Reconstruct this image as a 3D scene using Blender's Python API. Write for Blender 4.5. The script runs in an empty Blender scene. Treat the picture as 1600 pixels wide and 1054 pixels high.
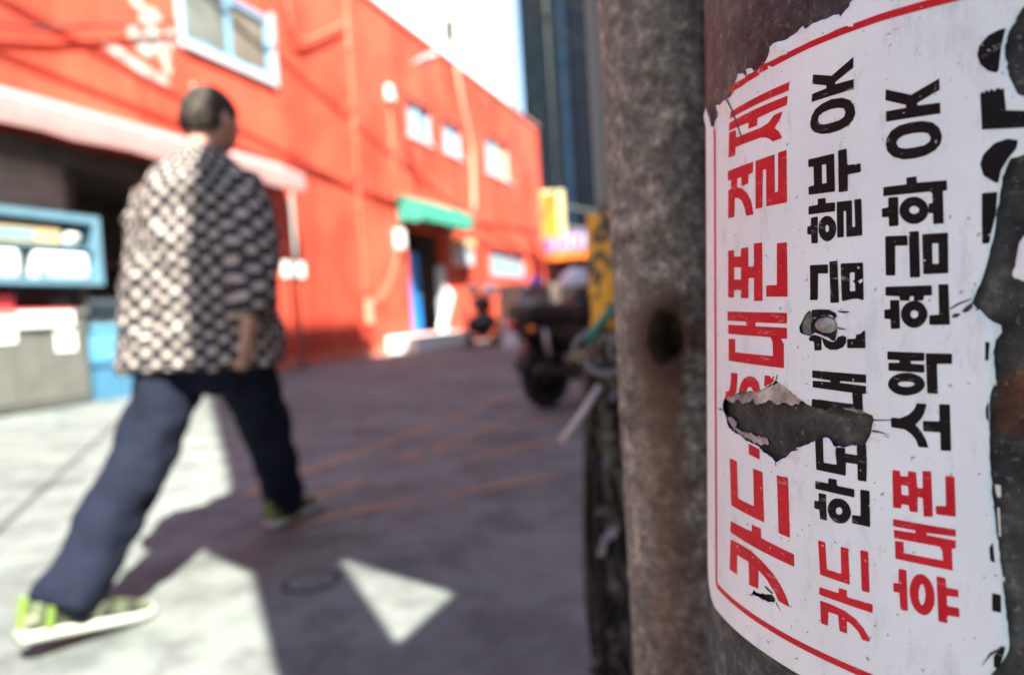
import bpy, bmesh, math, random, json
import numpy as np
from mathutils import Vector, Matrix, noise
from mathutils.geometry import delaunay_2d_cdt
random.seed(7); rng = np.random.default_rng(7)
sc = bpy.context.scene
COL = sc.collection
V = Vector
# ------------------------------------------------------------------ camera
cam = bpy.data.objects.new('camera', bpy.data.cameras.new('camera')); COL.objects.link(cam)
cam.data.lens = 24.0; cam.data.sensor_width = 36.0; cam.data.sensor_fit = 'HORIZONTAL'
cam.data.clip_start = 0.02; cam.data.clip_end = 2000
cam.matrix_world = Matrix.Translation((0, 0, .82)) @ Matrix.Rotation(math.radians(90 - 2.07), 4, 'X') @ Matrix.Rotation(-math.atan(.06), 4, 'Z')
cam.data.dof.use_dof = True
cam.data.dof.focus_distance = .225
cam.data.dof.aperture_fstop = 6.0
sc.camera = cam
# ------------------------------------------------------------------ world, sun, exposure
SUN_AZ = math.radians(25); SUN_EL = math.radians(56)          # light travels 25 deg left of straight ahead, 56 deg down
w = bpy.data.worlds.new('World'); sc.world = w; w.use_nodes = True
nt = w.node_tree; nt.nodes.clear()
sky = nt.nodes.new('ShaderNodeTexSky'); sky.sky_type = 'NISHITA'; sky.sun_disc = False
sky.sun_elevation = SUN_EL; sky.sun_rotation = math.radians(155); sky.air_density = 1.0; sky.dust_density = .5; sky.ozone_density = 1.0
bg = nt.nodes.new('ShaderNodeBackground'); bg.inputs[1].default_value = .09
ow = nt.nodes.new('ShaderNodeOutputWorld')
nt.links.new(sky.outputs[0], bg.inputs[0]); nt.links.new(bg.outputs[0], ow.inputs[0])
sun = bpy.data.objects.new('sun', bpy.data.lights.new('sun', 'SUN')); COL.objects.link(sun)
sun.data.energy = 5.0; sun.data.angle = math.radians(.5); sun.data.color = (1, .87, .76)
sdir = V((-math.sin(SUN_AZ) * math.cos(SUN_EL), math.cos(SUN_AZ) * math.cos(SUN_EL), -math.sin(SUN_EL)))
sun.rotation_euler = sdir.to_track_quat('-Z', 'Y').to_euler(); sun.location = (5, -10, 20)
sc.view_settings.view_transform = 'Standard'; sc.view_settings.look = 'None'
sc.view_settings.exposure = 2.52; sc.view_settings.gamma = 1
sc.view_settings.use_white_balance = True; sc.view_settings.white_balance_temperature = 5950; sc.view_settings.white_balance_tint = -9
# ------------------------------------------------------------------ materials
def newmat(name):
    m = bpy.data.materials.new(name); m.use_nodes = True
    nt = m.node_tree; b = nt.nodes['Principled BSDF']
    return m, nt, b
def N(nt, kind, **kw):
    n = nt.nodes.new(kind)
    for k, v in kw.items():
        if k.startswith('i_'):
            key = k[2:]; key = int(key) if key.isdigit() else key
            n.inputs[key].default_value = v
        else: setattr(n, k, v)
    return n
def tex(nt, scale, detail=4, rough=.6, vec=None, kind='ShaderNodeTexNoise', stretch=None, dist=0):
    n = N(nt, kind)
    n.inputs['Scale'].default_value = scale
    if kind == 'ShaderNodeTexNoise':
        n.inputs['Detail'].default_value = detail; n.inputs['Roughness'].default_value = rough; n.inputs['Distortion'].default_value = dist
    tc = N(nt, 'ShaderNodeTexCoord'); src = tc.outputs['Object']
    if stretch:
        mp = N(nt, 'ShaderNodeMapping'); mp.inputs['Scale'].default_value = stretch
        nt.links.new(src, mp.inputs[0]); src = mp.outputs[0]
    nt.links.new(src, n.inputs['Vector'])
    return n
def ramp(nt, fac, stops, interp='LINEAR'):
    r = N(nt, 'ShaderNodeValToRGB'); r.color_ramp.interpolation = interp
    els = r.color_ramp.elements
    while len(els) < len(stops): els.new(.5)
    for e, (p, c) in zip(els, stops):
        e.position = p; e.color = (*c, 1) if len(c) == 3 else c
    nt.links.new(fac, r.inputs[0]); return r
def g3(v): return (v, v, v)
def mixc(nt, fac, a, b, mode='MIX'):
    m = N(nt, 'ShaderNodeMix', data_type='RGBA', blend_type=mode)
    for s, i in ((fac, 0), (a, 6), (b, 7)):
        if isinstance(s, bpy.types.NodeSocket): nt.links.new(s, m.inputs[i])
        elif isinstance(s, (int, float)): m.inputs[i].default_value = s
        else: m.inputs[i].default_value = (*s, 1)
    return m.outputs[2]
def mth(nt, op, a, b=None, c=None):
    m = N(nt, 'ShaderNodeMath', operation=op)
    for i, s in enumerate((a, b, c)):
        if s is None: continue
        if isinstance(s, bpy.types.NodeSocket): nt.links.new(s, m.inputs[i])
        else: m.inputs[i].default_value = s
    return m.outputs[0]
def bump(nt, b, h, strength=.3, dist=.01):
    n = N(nt, 'ShaderNodeBump'); n.inputs['Strength'].default_value = strength; n.inputs['Distance'].default_value = dist
    nt.links.new(h, n.inputs['Height']); nt.links.new(n.outputs[0], b.inputs['Normal'])
def plain(name, c, rough=.6, var=.18, scale=6, metal=0, bmp=.15, bscale=None, spec=None):
    m, nt, b = newmat(name)
    t = tex(nt, scale, 6, .65)
    d = tuple(x * (1 - var) for x in c); l = tuple(min(1, x * (1 + var)) for x in c)
    r = ramp(nt, t.outputs[0], [(.3, d), (.7, l)])
    nt.links.new(r.outputs[0], b.inputs['Base Color'])
    b.inputs['Roughness'].default_value = rough; b.inputs['Metallic'].default_value = metal
    if spec is not None: b.inputs['Specular IOR Level'].default_value = spec
    if bmp:
        t2 = tex(nt, bscale or scale * 8, 5, .6); bump(nt, b, t2.outputs[0], bmp, .004)
    return m
MAT = {}
def P(name, *a, **k):
    MAT[name] = plain(name, *a, **k); return MAT[name]
P('concrete_grey', (.32, .31, .3), .85, .25, 1.5, bscale=40)
P('concrete_beige', (.42, .38, .33), .85, .2, 1.2, bscale=30)
P('white_paint', (.78, .78, .76), .5, .06, 3)
P('white_wall', (.8, .8, .78), .8, .05, .6, bmp=.05)
P('pale_grey', (.24, .27, .32), .7, .08, 1)  # darkened to paint the white tower's shaded side; other parts share it
P('slate', (.007, .010, .0145), .7, .25, .6, bmp=.05, spec=.08)
P('navy', (.005, .006, .0105), .6, .2, .5, bmp=.05, spec=.08)
P('blue_glass', (.014, .024, .045), .5, .25, .7, bmp=0, spec=.1)
P('dark_glass', (.03, .035, .04), .08, .3, 2, bmp=0)
P('grey_glass', (.16, .16, .15), .12, .45, 1.6, bmp=0)
P('curtain_glass', (.26, .36, .4), .15, .12, 2, bmp=0)
P('frame_blue', (.2, .36, .52), .45, .08, 4)
P('frame_white', (.48, .48, .52), .45, .06, 4)
P('pink_cloth', (.36, .17, .17), .8, .12, 3)
P('pink_edge', (.36, .2, .2), .8, .1, 3)
P('green_cloth', (.06, .28, .2), .75, .15, 3)
P('brown_metal', (.36, .25, .21), .6, .25, 3)
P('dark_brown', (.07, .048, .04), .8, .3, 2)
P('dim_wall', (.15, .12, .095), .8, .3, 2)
P('case_blue', (.13, .23, .31), .4, .12, 4)
P('bright_blue', (.07, .17, .28), .5, .12, 4)
P('light_blue', (.13, .32, .48), .5, .1, 4)
P('door_blue', (.02, .16, .5), .45, .15, 3)
P('cream', (.5, .37, .2), .6, .1, 5)
P('paper_white', (.8, .8, .78), .7, .05, 8)
P('red_goods', (.6, .05, .06), .5, .15, 5)
P('green_goods', (.12, .4, .14), .5, .15, 5)
P('galv', (.17, .17, .165), .55, .2, 8, bscale=60)
P('cabinet_grey', (.12, .115, .105), .55, .15, 4)
P('black_plastic', (.012, .012, .013), .35, .3, 10)
P('black_rubber', (.016, .016, .016), .75, .3, 12)
P('chrome', (.5, .5, .5), .3, .1, 10, metal=1, bmp=.05)
P('amber', (.7, .18, .01), .25, .1, 10, bmp=0)
P('tail_red', (.5, .02, .015), .25, .1, 10, bmp=0)
P('silver', (.6, .62, .66), .3, .06, 4, bmp=0)
P('carton', (.45, .32, .2), .8, .15, 5)
P('tan_sack', (.6, .42, .28), .85, .2, 8)
P('white_sack', (.78, .74, .74), .8, .1, 8)
P('sign_yellow', (.34, .17, .012), .45, .06, 3, bmp=0)
P('sign_cream', (.5, .42, .22), .5, .05, 3, bmp=0)
P('sign_purple', (.16, .11, .42), .45, .1, 3, bmp=0)
P('sign_orange', (.8, .2, .03), .5, .08, 3, bmp=0)
P('violet', (.2, .16, .62), .6, .1, 5)
P('skin', (.42, .23, .16), .55, .15, 20, bmp=.08)
P('lime', (.15, .22, .03), .5, .1, 20)
P('sole_white', (.4, .4, .34), .6, .1, 20)
P('cord_green', (.01, .22, .16), .5, .15, 20)
P('cable_grey', (.16, .17, .18), .5, .25, 30)
P('cable_black', (.012, .012, .013), .8, .4, 30)
P('cable_olive', (.06, .058, .045), .7, .4, 30)
P('zip_white', (.5, .48, .48), .5, .1, 30)
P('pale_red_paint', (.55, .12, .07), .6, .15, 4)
P('conduit_cream', (.5, .3, .2), .6, .1, 4)
P('pale_patch', (.5, .4, .36), .9, .12, 6)
def m_hair():
    m, nt, b = newmat('cropped_black_hair')
    t = tex(nt, 34, 5, .7); t2 = tex(nt, 260, 3, .6)
    c = ramp(nt, mth(nt, 'ADD', mth(nt, 'MULTIPLY', t.outputs[0], .6), mth(nt, 'MULTIPLY', t2.outputs[0], .4)), [(.42, (.012, .01, .009)), (.52, (.035, .028, .024)), (.6, (.12, .085, .065))]).outputs[0]
    nt.links.new(c, b.inputs['Base Color']); b.inputs['Roughness'].default_value = .8; b.inputs['Specular IOR Level'].default_value = .2; bump(nt, b, t2.outputs[0], .8, .004); return m
MAT['hair_black'] = m_hair()
P('eye_white', (.7, .68, .65), .2, .05, 10, bmp=0)

def m_red_wall():
    m, nt, b = newmat('red_wall')
    t = tex(nt, .45, 6, .6); t2 = tex(nt, 1.2, 6, .7, stretch=(1, 1, .12)); t3 = tex(nt, 60, 4, .6)
    c = ramp(nt, t.outputs[0], [(.38, (.5, .05, .027)), (.62, (.66, .095, .055))]).outputs[0]
    s = ramp(nt, t2.outputs[0], [(.38, g3(.7)), (.58, g3(1.05))]).outputs[0]
    nt.links.new(mixc(nt, 1, c, s, 'MULTIPLY'), b.inputs['Base Color'])
    b.inputs['Roughness'].default_value = .75; b.inputs['Specular IOR Level'].default_value = .25
    bump(nt, b, t3.outputs[0], .35, .01); return m
MAT['red_wall'] = m_red_wall()
def m_ground():
    m, nt, b = newmat('alley_concrete')
    a = tex(nt, .7, 8, .65); d = tex(nt, 3.2, 8, .7); f = tex(nt, 220, 3, .6); st = tex(nt, 1.3, 5, .6, dist=1.2)
    c = ramp(nt, a.outputs[0], [(.38, (.086, .0905, .0885)), (.62, (.142, .1475, .143))]).outputs[0]
    c2 = ramp(nt, d.outputs[0], [(.38, g3(.62)), (.5, g3(1)), (.64, g3(1.25))]).outputs[0]
    c = mixc(nt, 1, c, c2, 'MULTIPLY')
    s = ramp(nt, st.outputs[0], [(.32, g3(.5)), (.42, g3(1))]).outputs[0]
    c = mixc(nt, .8, c, s, 'MULTIPLY')
    g = ramp(nt, f.outputs[0], [(.35, g3(.75)), (.65, g3(1.2))]).outputs[0]
    c = mixc(nt, .7, c, g, 'MULTIPLY')
    # cracks
    vo = N(nt, 'ShaderNodeTexVoronoi', feature='DISTANCE_TO_EDGE'); vo.inputs['Scale'].default_value = .55
    tc = N(nt, 'ShaderNodeTexCoord'); wn = tex(nt, 2.5, 5, .7)
    ad = N(nt, 'ShaderNodeVectorMath', operation='MULTIPLY_ADD'); nt.links.new(wn.outputs['Color'], ad.inputs[0]); ad.inputs[1].default_value = (.5, .5, .5); nt.links.new(tc.outputs['Object'], ad.inputs[2])
    nt.links.new(ad.outputs[0], vo.inputs['Vector'])
    cr = ramp(nt, vo.outputs['Distance'], [(.0, g3(.72)), (.008, g3(1))]).outputs[0]
    c = mixc(nt, 1, c, cr, 'MULTIPLY')
    nt.links.new(c, b.inputs['Base Color']); b.inputs['Roughness'].default_value = .85
    h = mth(nt, 'ADD', f.outputs[0], mth(nt, 'MULTIPLY', d.outputs[0], 2)); bump(nt, b, h, .5, .004); return m
MAT['ground'] = m_ground()
def m_worn_paint():
    m, nt, b = newmat('worn_orange_paint')
    a = tex(nt, 9, 7, .75); d = tex(nt, 60, 4, .7)
    f = ramp(nt, mth(nt, 'ADD', a.outputs[0], mth(nt, 'MULTIPLY', d.outputs[0], .35)), [(.53, g3(0)), (.72, g3(1))]).outputs[0]
    nt.links.new(mixc(nt, f, (.105, .112, .108), (.31, .165, .075)), b.inputs['Base Color']); b.inputs['Roughness'].default_value = .8; return m
MAT['worn_paint'] = m_worn_paint()
def m_rusty():
    # dark flaking paint over rust, sticker pole
    m, nt, b = newmat('flaking_dark_paint_on_rust')
    a = tex(nt, 16, 8, .62, dist=.6); d = tex(nt, 70, 8, .7); f = tex(nt, 420, 4, .6); big = tex(nt, 7, 4, .5)
    v = tex(nt, 24, 7, .75, stretch=(1, 1, .3))
    rust = ramp(nt, d.outputs[0], [(.36, (.02, .011, .009)), (.5, (.065, .03, .018)), (.62, (.17, .075, .035))]).outputs[0]
    paint = ramp(nt, d.outputs[0], [(.36, (.01, .011, .012)), (.48, (.03, .032, .033)), (.56, (.05, .053, .052)), (.66, (.13, .13, .12))]).outputs[0]
    mask = ramp(nt, mth(nt, 'ADD', a.outputs[0], mth(nt, 'MULTIPLY', d.outputs[0], .18)), [(.68, g3(1)), (.705, g3(0))]).outputs[0]
    c = mixc(nt, mask, rust, paint)
    sp = ramp(nt, f.outputs[0], [(.6, g3(0)), (.68, g3(1))]).outputs[0]
    c = mixc(nt, mth(nt, 'MULTIPLY', sp, .45), c, (.24, .23, .21))
    sq = tex(nt, 55, 8, .75, stretch=(.35, .35, 2.2), dist=1.0)
    sw = ramp(nt, sq.outputs[0], [(.6, g3(0)), (.66, g3(1))]).outputs[0]
    c = mixc(nt, mth(nt, 'MULTIPLY', sw, .55), c, (.2, .205, .21))
    dk = ramp(nt, v.outputs[0], [(.4, g3(.4)), (.58, g3(1.1))]).outputs[0]
    c = mixc(nt, .7, c, dk, 'MULTIPLY')
    nt.links.new(c, b.inputs['Base Color'])
    rr = ramp(nt, mask, [(0, g3(.8)), (1, g3(.58))]).outputs[0]; nt.links.new(rr, b.inputs['Roughness']); b.inputs['Specular IOR Level'].default_value = .25
    h = mth(nt, 'ADD', mth(nt, 'MULTIPLY', mask, .8), mth(nt, 'ADD', mth(nt, 'MULTIPLY', d.outputs[0], .8), mth(nt, 'MULTIPLY', f.outputs[0], .25)))
    bump(nt, b, h, .55, .0012); return m
MAT['rusty'] = m_rusty()
def m_post(hz):
    # rough weathered pipe with a rust bleed from its bolt hole (at local height hz, facing local -Y)
    m, nt, b = newmat('weathered_grey_post')
    a = tex(nt, 22, 7, .65); d = tex(nt, 120, 6, .75); f = tex(nt, 500, 3, .6)
    c = ramp(nt, a.outputs[0], [(.36, (.11, .102, .085)), (.5, (.165, .155, .132)), (.64, (.23, .21, .175))]).outputs[0]
    sp = ramp(nt, d.outputs[0], [(.36, g3(.35)), (.5, g3(1)), (.6, g3(2.0)), (.66, g3(3.2))]).outputs[0]
    c = mixc(nt, .85, c, sp, 'MULTIPLY')
    rs = ramp(nt, tex(nt, 45, 5, .7).outputs[0], [(.58, g3(0)), (.68, g3(1))]).outputs[0]
    c = mixc(nt, mth(nt, 'MULTIPLY', rs, .5), c, (.12, .065, .03))
    tc = N(nt, 'ShaderNodeTexCoord'); s = N(nt, 'ShaderNodeSeparateXYZ'); nt.links.new(tc.outputs['Object'], s.inputs[0])
    wob = mth(nt, 'MULTIPLY', mth(nt, 'SUBTRACT', tex(nt, 60, 5, .7).outputs[0], .5), .022)
    x = mth(nt, 'ADD', mth(nt, 'ADD', s.outputs[0], .0165), wob)
    z = mth(nt, 'SUBTRACT', s.outputs[2], hz)
    rad = mth(nt, 'SQRT', mth(nt, 'ADD', mth(nt, 'POWER', x, 2), mth(nt, 'POWER', mth(nt, 'MULTIPLY', z, .62), 2)))
    ring = ramp(nt, rad, [(.013, g3(1)), (.0225, g3(0))]).outputs[0]
    fb = mth(nt, 'LESS_THAN', s.outputs[1], 0)
    # streak below
    xs = ramp(nt, mth(nt, 'ABSOLUTE', mth(nt, 'SUBTRACT', x, -.003)), [(.006, g3(1)), (.016, g3(0))]).outputs[0]
    zs = ramp(nt, mth(nt, 'MULTIPLY', z, -1), [(.0, g3(0)), (.01, g3(1)), (.2, g3(.55)), (.36, g3(0))]).outputs[0]
    stn = mth(nt, 'MULTIPLY', mth(nt, 'MULTIPLY', xs, zs), .88)
    c = mixc(nt, mth(nt, 'MULTIPLY', stn, fb), c, (.1, .052, .026))
    c = mixc(nt, mth(nt, 'MULTIPLY', mth(nt, 'MULTIPLY', ring, fb), .92), c, (.05, .022, .012))
    nt.links.new(c, b.inputs['Base Color']); b.inputs['Roughness'].default_value = .85
    h = mth(nt, 'ADD', d.outputs[0], mth(nt, 'MULTIPLY', a.outputs[0], 1.5)); bump(nt, b, h, .8, .003); return m
def m_guard():
    m, nt, b = newmat('yellow_guard_with_bare_patches')
    a = tex(nt, 26, 5, .55, dist=.6)
    f = ramp(nt, a.outputs[0], [(.485, g3(0)), (.5, g3(1))]).outputs[0]
    d = ramp(nt, tex(nt, 40, 5, .6).outputs[0], [(.3, (.55, .3, .012)), (.7, (.68, .4, .03))]).outputs[0]
    nt.links.new(mixc(nt, f, (.05, .055, .058), d), b.inputs['Base Color']); b.inputs['Roughness'].default_value = .55
    bump(nt, b, f, .5, .002); return m
MAT['guard'] = m_guard()
def m_sheet():
    m, nt, b = newmat('sticker_vinyl')
    a = tex(nt, 28, 6, .6); d = tex(nt, 900, 2, .5); s = tex(nt, 90, 6, .7, stretch=(1, 1, .35)); sp = tex(nt, 520, 2, .4)
    c = ramp(nt, a.outputs[0], [(.3, (.61, .675, .7)), (.7, (.69, .76, .785))]).outputs[0]
    sm = ramp(nt, s.outputs[0], [(.55, g3(1)), (.75, g3(.66))]).outputs[0]
    c = mixc(nt, .8, c, sm, 'MULTIPLY')
    gr = ramp(nt, tex(nt, 240, 7, .8, stretch=(1, 1, .3)).outputs[0], [(.58, g3(1)), (.7, g3(.6))]).outputs[0]
    c = mixc(nt, .6, c, gr, 'MULTIPLY')
    spk = ramp(nt, sp.outputs[0], [(.71, g3(0)), (.74, g3(1))]).outputs[0]
    c = mixc(nt, mth(nt, 'MULTIPLY', spk, .7), c, (.2, .19, .18))
    nt.links.new(c, b.inputs['Base Color']); b.inputs['Roughness'].default_value = .5; b.inputs['Specular IOR Level'].default_value = .3
    bump(nt, b, mth(nt, 'ADD', mth(nt, 'ADD', a.outputs[0], tex(nt, 75, 4, .6, stretch=(1, 1, .5)).outputs[0]), mth(nt, 'MULTIPLY', d.outputs[0], .1)), .35, .0015); return m
MAT['sheet'] = m_sheet()
def m_ink(name, c1, c2, white, thr):
    m, nt, b = newmat(name)
    a = tex(nt, 60, 6, .65); s = tex(nt, 760, 2, .5); l = tex(nt, 150, 6, .75, stretch=(.5, .5, 1.6), dist=1.5)
    c = ramp(nt, a.outputs[0], [(.3, c1), (.7, c2)]).outputs[0]
    sp = ramp(nt, s.outputs[0], [(.72, g3(0)), (.75, g3(1))]).outputs[0]
    sc_ = ramp(nt, l.outputs[0], [(thr, g3(0)), (thr + .1, g3(1))]).outputs[0]
    c = mixc(nt, mth(nt, 'MULTIPLY', sp, .85), c, (.66, .62, .62))
    c = mixc(nt, mth(nt, 'MULTIPLY', sc_, white), c, (.6, .6, .62))
    nt.links.new(c, b.inputs['Base Color']); b.inputs['Roughness'].default_value = .5; b.inputs['Specular IOR Level'].default_value = .12
    return m
MAT['ink_red'] = m_ink('red_ink', (.38, .008, .018), (.5, .016, .03), .4, .6)
MAT['ink_black'] = m_ink('black_ink', (.004, .004, .005), (.009, .009, .01), .4, .61)
def m_residue():
    m, nt, b = newmat('torn_paper_residue')
    a = tex(nt, 120, 7, .7); a2 = tex(nt, 45, 5, .6)
    c = ramp(nt, mth(nt, 'ADD', mth(nt, 'MULTIPLY', a.outputs[0], .6), mth(nt, 'MULTIPLY', a2.outputs[0], .5)), [(.42, (.07, .07, .072)), (.52, (.24, .23, .22)), (.64, (.5, .48, .45))]).outputs[0]
    nt.links.new(c, b.inputs['Base Color']); b.inputs['Roughness'].default_value = .8; bump(nt, b, a.outputs[0], .5, .0008); return m
MAT['residue'] = m_residue()
P('torn_core', (.6, .58, .53), .85, .18, 200)
P('slit_dark', (.03, .03, .032), .8, .3, 200, bmp=0)
def m_jacket():
    m, nt, b = newmat('spotted_jacket_cloth')
    tc = N(nt, 'ShaderNodeTexCoord'); s = N(nt, 'ShaderNodeSeparateXYZ'); nt.links.new(tc.outputs['Object'], s.inputs[0])
    u = mth(nt, 'MULTIPLY', mth(nt, 'ARCTAN2', s.outputs[0], mth(nt, 'MULTIPLY', s.outputs[1], -1.25)), .22)
    wv = mth(nt, 'MULTIPLY', mth(nt, 'SUBTRACT', tex(nt, 6, 3, .5).outputs[0], .5), .075)
    cu = mth(nt, 'COSINE', mth(nt, 'MULTIPLY', mth(nt, 'ADD', u, wv), 2 * math.pi / .066))
    cz = mth(nt, 'COSINE', mth(nt, 'MULTIPLY', mth(nt, 'ADD', s.outputs[2], wv), 2 * math.pi / .056))
    f = ramp(nt, mth(nt, 'MULTIPLY', cu, cz), [(.2, g3(0)), (.45, g3(1))]).outputs[0]
    nt.links.new(mixc(nt, f, (.02, .016, .021), (.4, .33, .295)), b.inputs['Base Color']); b.inputs['Roughness'].default_value = .9
    bump(nt, b, tex(nt, 300, 3, .6).outputs[0], .4, .003); return m
MAT['jacket'] = m_jacket()
def m_bundle():
    m, nt, b = newmat('ragged_wrap')
    a = tex(nt, 34, 7, .7, stretch=(1, 1, .45), dist=.8)
    c = ramp(nt, a.outputs[0], [(.38, (.006, .006, .006)), (.5, (.03, .03, .027)), (.58, (.1, .1, .085)), (.66, (.24, .23, .2))]).outputs[0]
    nt.links.new(c, b.inputs['Base Color']); b.inputs['Roughness'].default_value = .9; b.inputs['Specular IOR Level'].default_value = .15; bump(nt, b, a.outputs[0], .8, .01); return m
MAT['bundle'] = m_bundle()
P('trousers', (.009, .0105, .021), .9, .18, 8, bmp=.3, bscale=300, spec=.1)
def m_camo():
    m, nt, b = newmat('camouflage_canvas')
    t = tex(nt, 26, 4, .6); c = ramp(nt, t.outputs[0], [(.42, (.02, .024, .014)), (.5, (.09, .1, .05)), (.6, (.2, .2, .13))], 'CONSTANT').outputs[0]
    nt.links.new(c, b.inputs['Base Color']); b.inputs['Roughness'].default_value = .8; return m
MAT['camo'] = m_camo()
# ------------------------------------------------------------------ mesh helpers
def link(name, me, mat=None, parent=None, smooth=False):
    o = bpy.data.objects.new(name, me); COL.objects.link(o)
    if mat is not None: me.materials.append(MAT[mat] if isinstance(mat, str) else mat)
    if smooth: me.polygons.foreach_set('use_smooth', [True] * len(me.polygons))
    if parent is not None: o.parent = parent
    return o
def tag(o, label=None, cat=None, group=None, kind=None):
    if label: o['label'] = label
    if cat: o['category'] = cat
    if group: o['group'] = group
    if kind: o['kind'] = kind
    return o
def empty(name, loc=(0, 0, 0), rz=0, label=None, cat=None, group=None):
    o = bpy.data.objects.new(name, None); COL.objects.link(o)
    o.location = loc; o.rotation_euler = (0, 0, rz); o.empty_display_size = .1
    return tag(o, label, cat, group)
class MB:
    def __init__(s): s.v = []; s.f = []
    def add(s, vs, fs):
        n = len(s.v); s.v += [tuple(x) for x in vs]; s.f += [tuple(i + n for i in f) for f in fs]; return s
    def box(s, x0, x1, y0, y1, z0, z1, M=None, bev=0):
        if bev:
            bm = bmesh.new(); bmesh.ops.create_cube(bm, size=1)
            for v in bm.verts: v.co = V(((x0 + x1) / 2 + v.co.x * (x1 - x0), (y0 + y1) / 2 + v.co.y * (y1 - y0), (z0 + z1) / 2 + v.co.z * (z1 - z0)))
            bmesh.ops.bevel(bm, geom=bm.edges[:], offset=bev, segments=2, affect='EDGES', profile=.5)
            bm.verts.index_update(); vs = [v.co.copy() for v in bm.verts]; fs = [[v.index for v in f.verts] for f in bm.faces]; bm.free()
        else:
            vs = [V((x, y, z)) for z in (z0, z1) for y in (y0, y1) for x in (x0, x1)]
            fs = [(0, 2, 3, 1), (4, 5, 7, 6), (0, 1, 5, 4), (2, 6, 7, 3), (0, 4, 6, 2), (1, 3, 7, 5)]
        if M is not None: vs = [M @ v for v in vs]
        return s.add(vs, fs)
    def tube(s, pts, rad, n=10, cap=True, sub=0):
        pts = [V(p) for p in pts]
        rad = list(rad) if isinstance(rad, (list, tuple)) else [rad] * len(pts)
        if sub:
            P2, R2 = [], []
            for i in range(len(pts) - 1):
                p0, p1, p2, p3 = pts[max(i - 1, 0)], pts[i], pts[i + 1], pts[min(i + 2, len(pts) - 1)]
                for k in range(sub):
                    t = k / sub
                    P2.append(.5 * ((2 * p1) + (p2 - p0) * t + (2 * p0 - 5 * p1 + 4 * p2 - p3) * t * t + (3 * p1 - p0 - 3 * p2 + p3) * t ** 3))
                    R2.append(rad[i] * (1 - t) + rad[i + 1] * t)
            pts, rad = P2 + [pts[-1]], R2 + [rad[-1]]
        d0 = (pts[1] - pts[0]).normalized(); up = V((0, 0, 1)) if abs(d0.z) < .9 else V((1, 0, 0))
        x = d0.cross(up).normalized(); vs = []; m = len(pts)
        for i, p in enumerate(pts):
            d = (pts[min(i + 1, m - 1)] - pts[max(i - 1, 0)]).normalized()
            x = (x - d * x.dot(d)).normalized(); y = d.cross(x)
            for k in range(n):
                a = 2 * math.pi * k / n; vs.append(p + (x * math.cos(a) + y * math.sin(a)) * rad[i])
        fs = [(i * n + k, i * n + (k + 1) % n, (i + 1) * n + (k + 1) % n, (i + 1) * n + k) for i in range(m - 1) for k in range(n)]
        if cap: fs += [tuple(range(n - 1, -1, -1)), tuple((m - 1) * n + k for k in range(n))]
        return s.add(vs, fs)
    def rings(s, rings, cap=True):
        n = len(rings[0]); m = len(rings); vs = [v for r in rings for v in r]
        fs = [(i * n + k, i * n + (k + 1) % n, (i + 1) * n + (k + 1) % n, (i + 1) * n + k) for i in range(m - 1) for k in range(n)]
        if cap: fs += [tuple(range(n - 1, -1, -1)), tuple((m - 1) * n + k for k in range(n))]
        return s.add(vs, fs)
    def ell(s, c, r, n=20, m=12, M=None):
        c = V(c); R = []
        for i in range(1, m):
            th = math.pi * i / m
            R.append([V((r[0] * math.sin(th) * math.cos(2 * math.pi * k / n), r[1] * math.sin(th) * math.sin(2 * math.pi * k / n), -r[2] * math.cos(th))) for k in range(n)])
        vs = [v for q in R for v in q] + [V((0, 0, -r[2])), V((0, 0, r[2]))]; L = len(vs)
        fs = [(i * n + k, i * n + (k + 1) % n, (i + 1) * n + (k + 1) % n, (i + 1) * n + k) for i in range(m - 2) for k in range(n)]
        fs += [(L - 2, (k + 1) % n, k) for k in range(n)] + [(L - 1, (m - 2) * n + k, (m - 2) * n + (k + 1) % n) for k in range(n)]
        return s.add([(M @ v if M is not None else v) + c for v in vs], fs)
    def torus(s, c, R, r, ax='Y', n=36, m=12):
        vs = []
        for i in range(n):
            a = 2 * math.pi * i / n
            for k in range(m):
                b = 2 * math.pi * k / m; q = R + r * math.cos(b); h = r * math.sin(b)
                p = (q * math.cos(a), h, q * math.sin(a)) if ax == 'Y' else (q * math.cos(a), q * math.sin(a), h)
                vs.append(V(p) + V(c))
        fs = [(i * m + k, i * m + (k + 1) % m, ((i + 1) % n) * m + (k + 1) % m, ((i + 1) % n) * m + k) for i in range(n) for k in range(m)]
        return s.add(vs, fs)
    def prism(s, pts, y0, y1):
        # polygon in local XZ extruded along Y
        n = len(pts); vs = [(x, y0, z) for x, z in pts] + [(x, y1, z) for x, z in pts]
        return s.add(vs, [tuple(range(n)), tuple(range(2 * n - 1, n - 1, -1))] + [(i, i + n, (i + 1) % n + n, (i + 1) % n) for i in range(n)])
    def build(s, name, mat, parent=None, smooth=False):
        me = bpy.data.meshes.new(name); me.from_pydata([tuple(v) for v in s.v], [], s.f); me.update()
        bm = bmesh.new(); bm.from_mesh(me); bmesh.ops.recalc_face_normals(bm, faces=bm.faces); bm.to_mesh(me); bm.free()
        return link(name, me, mat, parent, smooth)
def box(name, mat, parent, x0, x1, y0, y1, z0, z1, bev=0):
    return MB().box(x0, x1, y0, y1, z0, z1, bev=bev).build(name, mat, parent)
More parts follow.
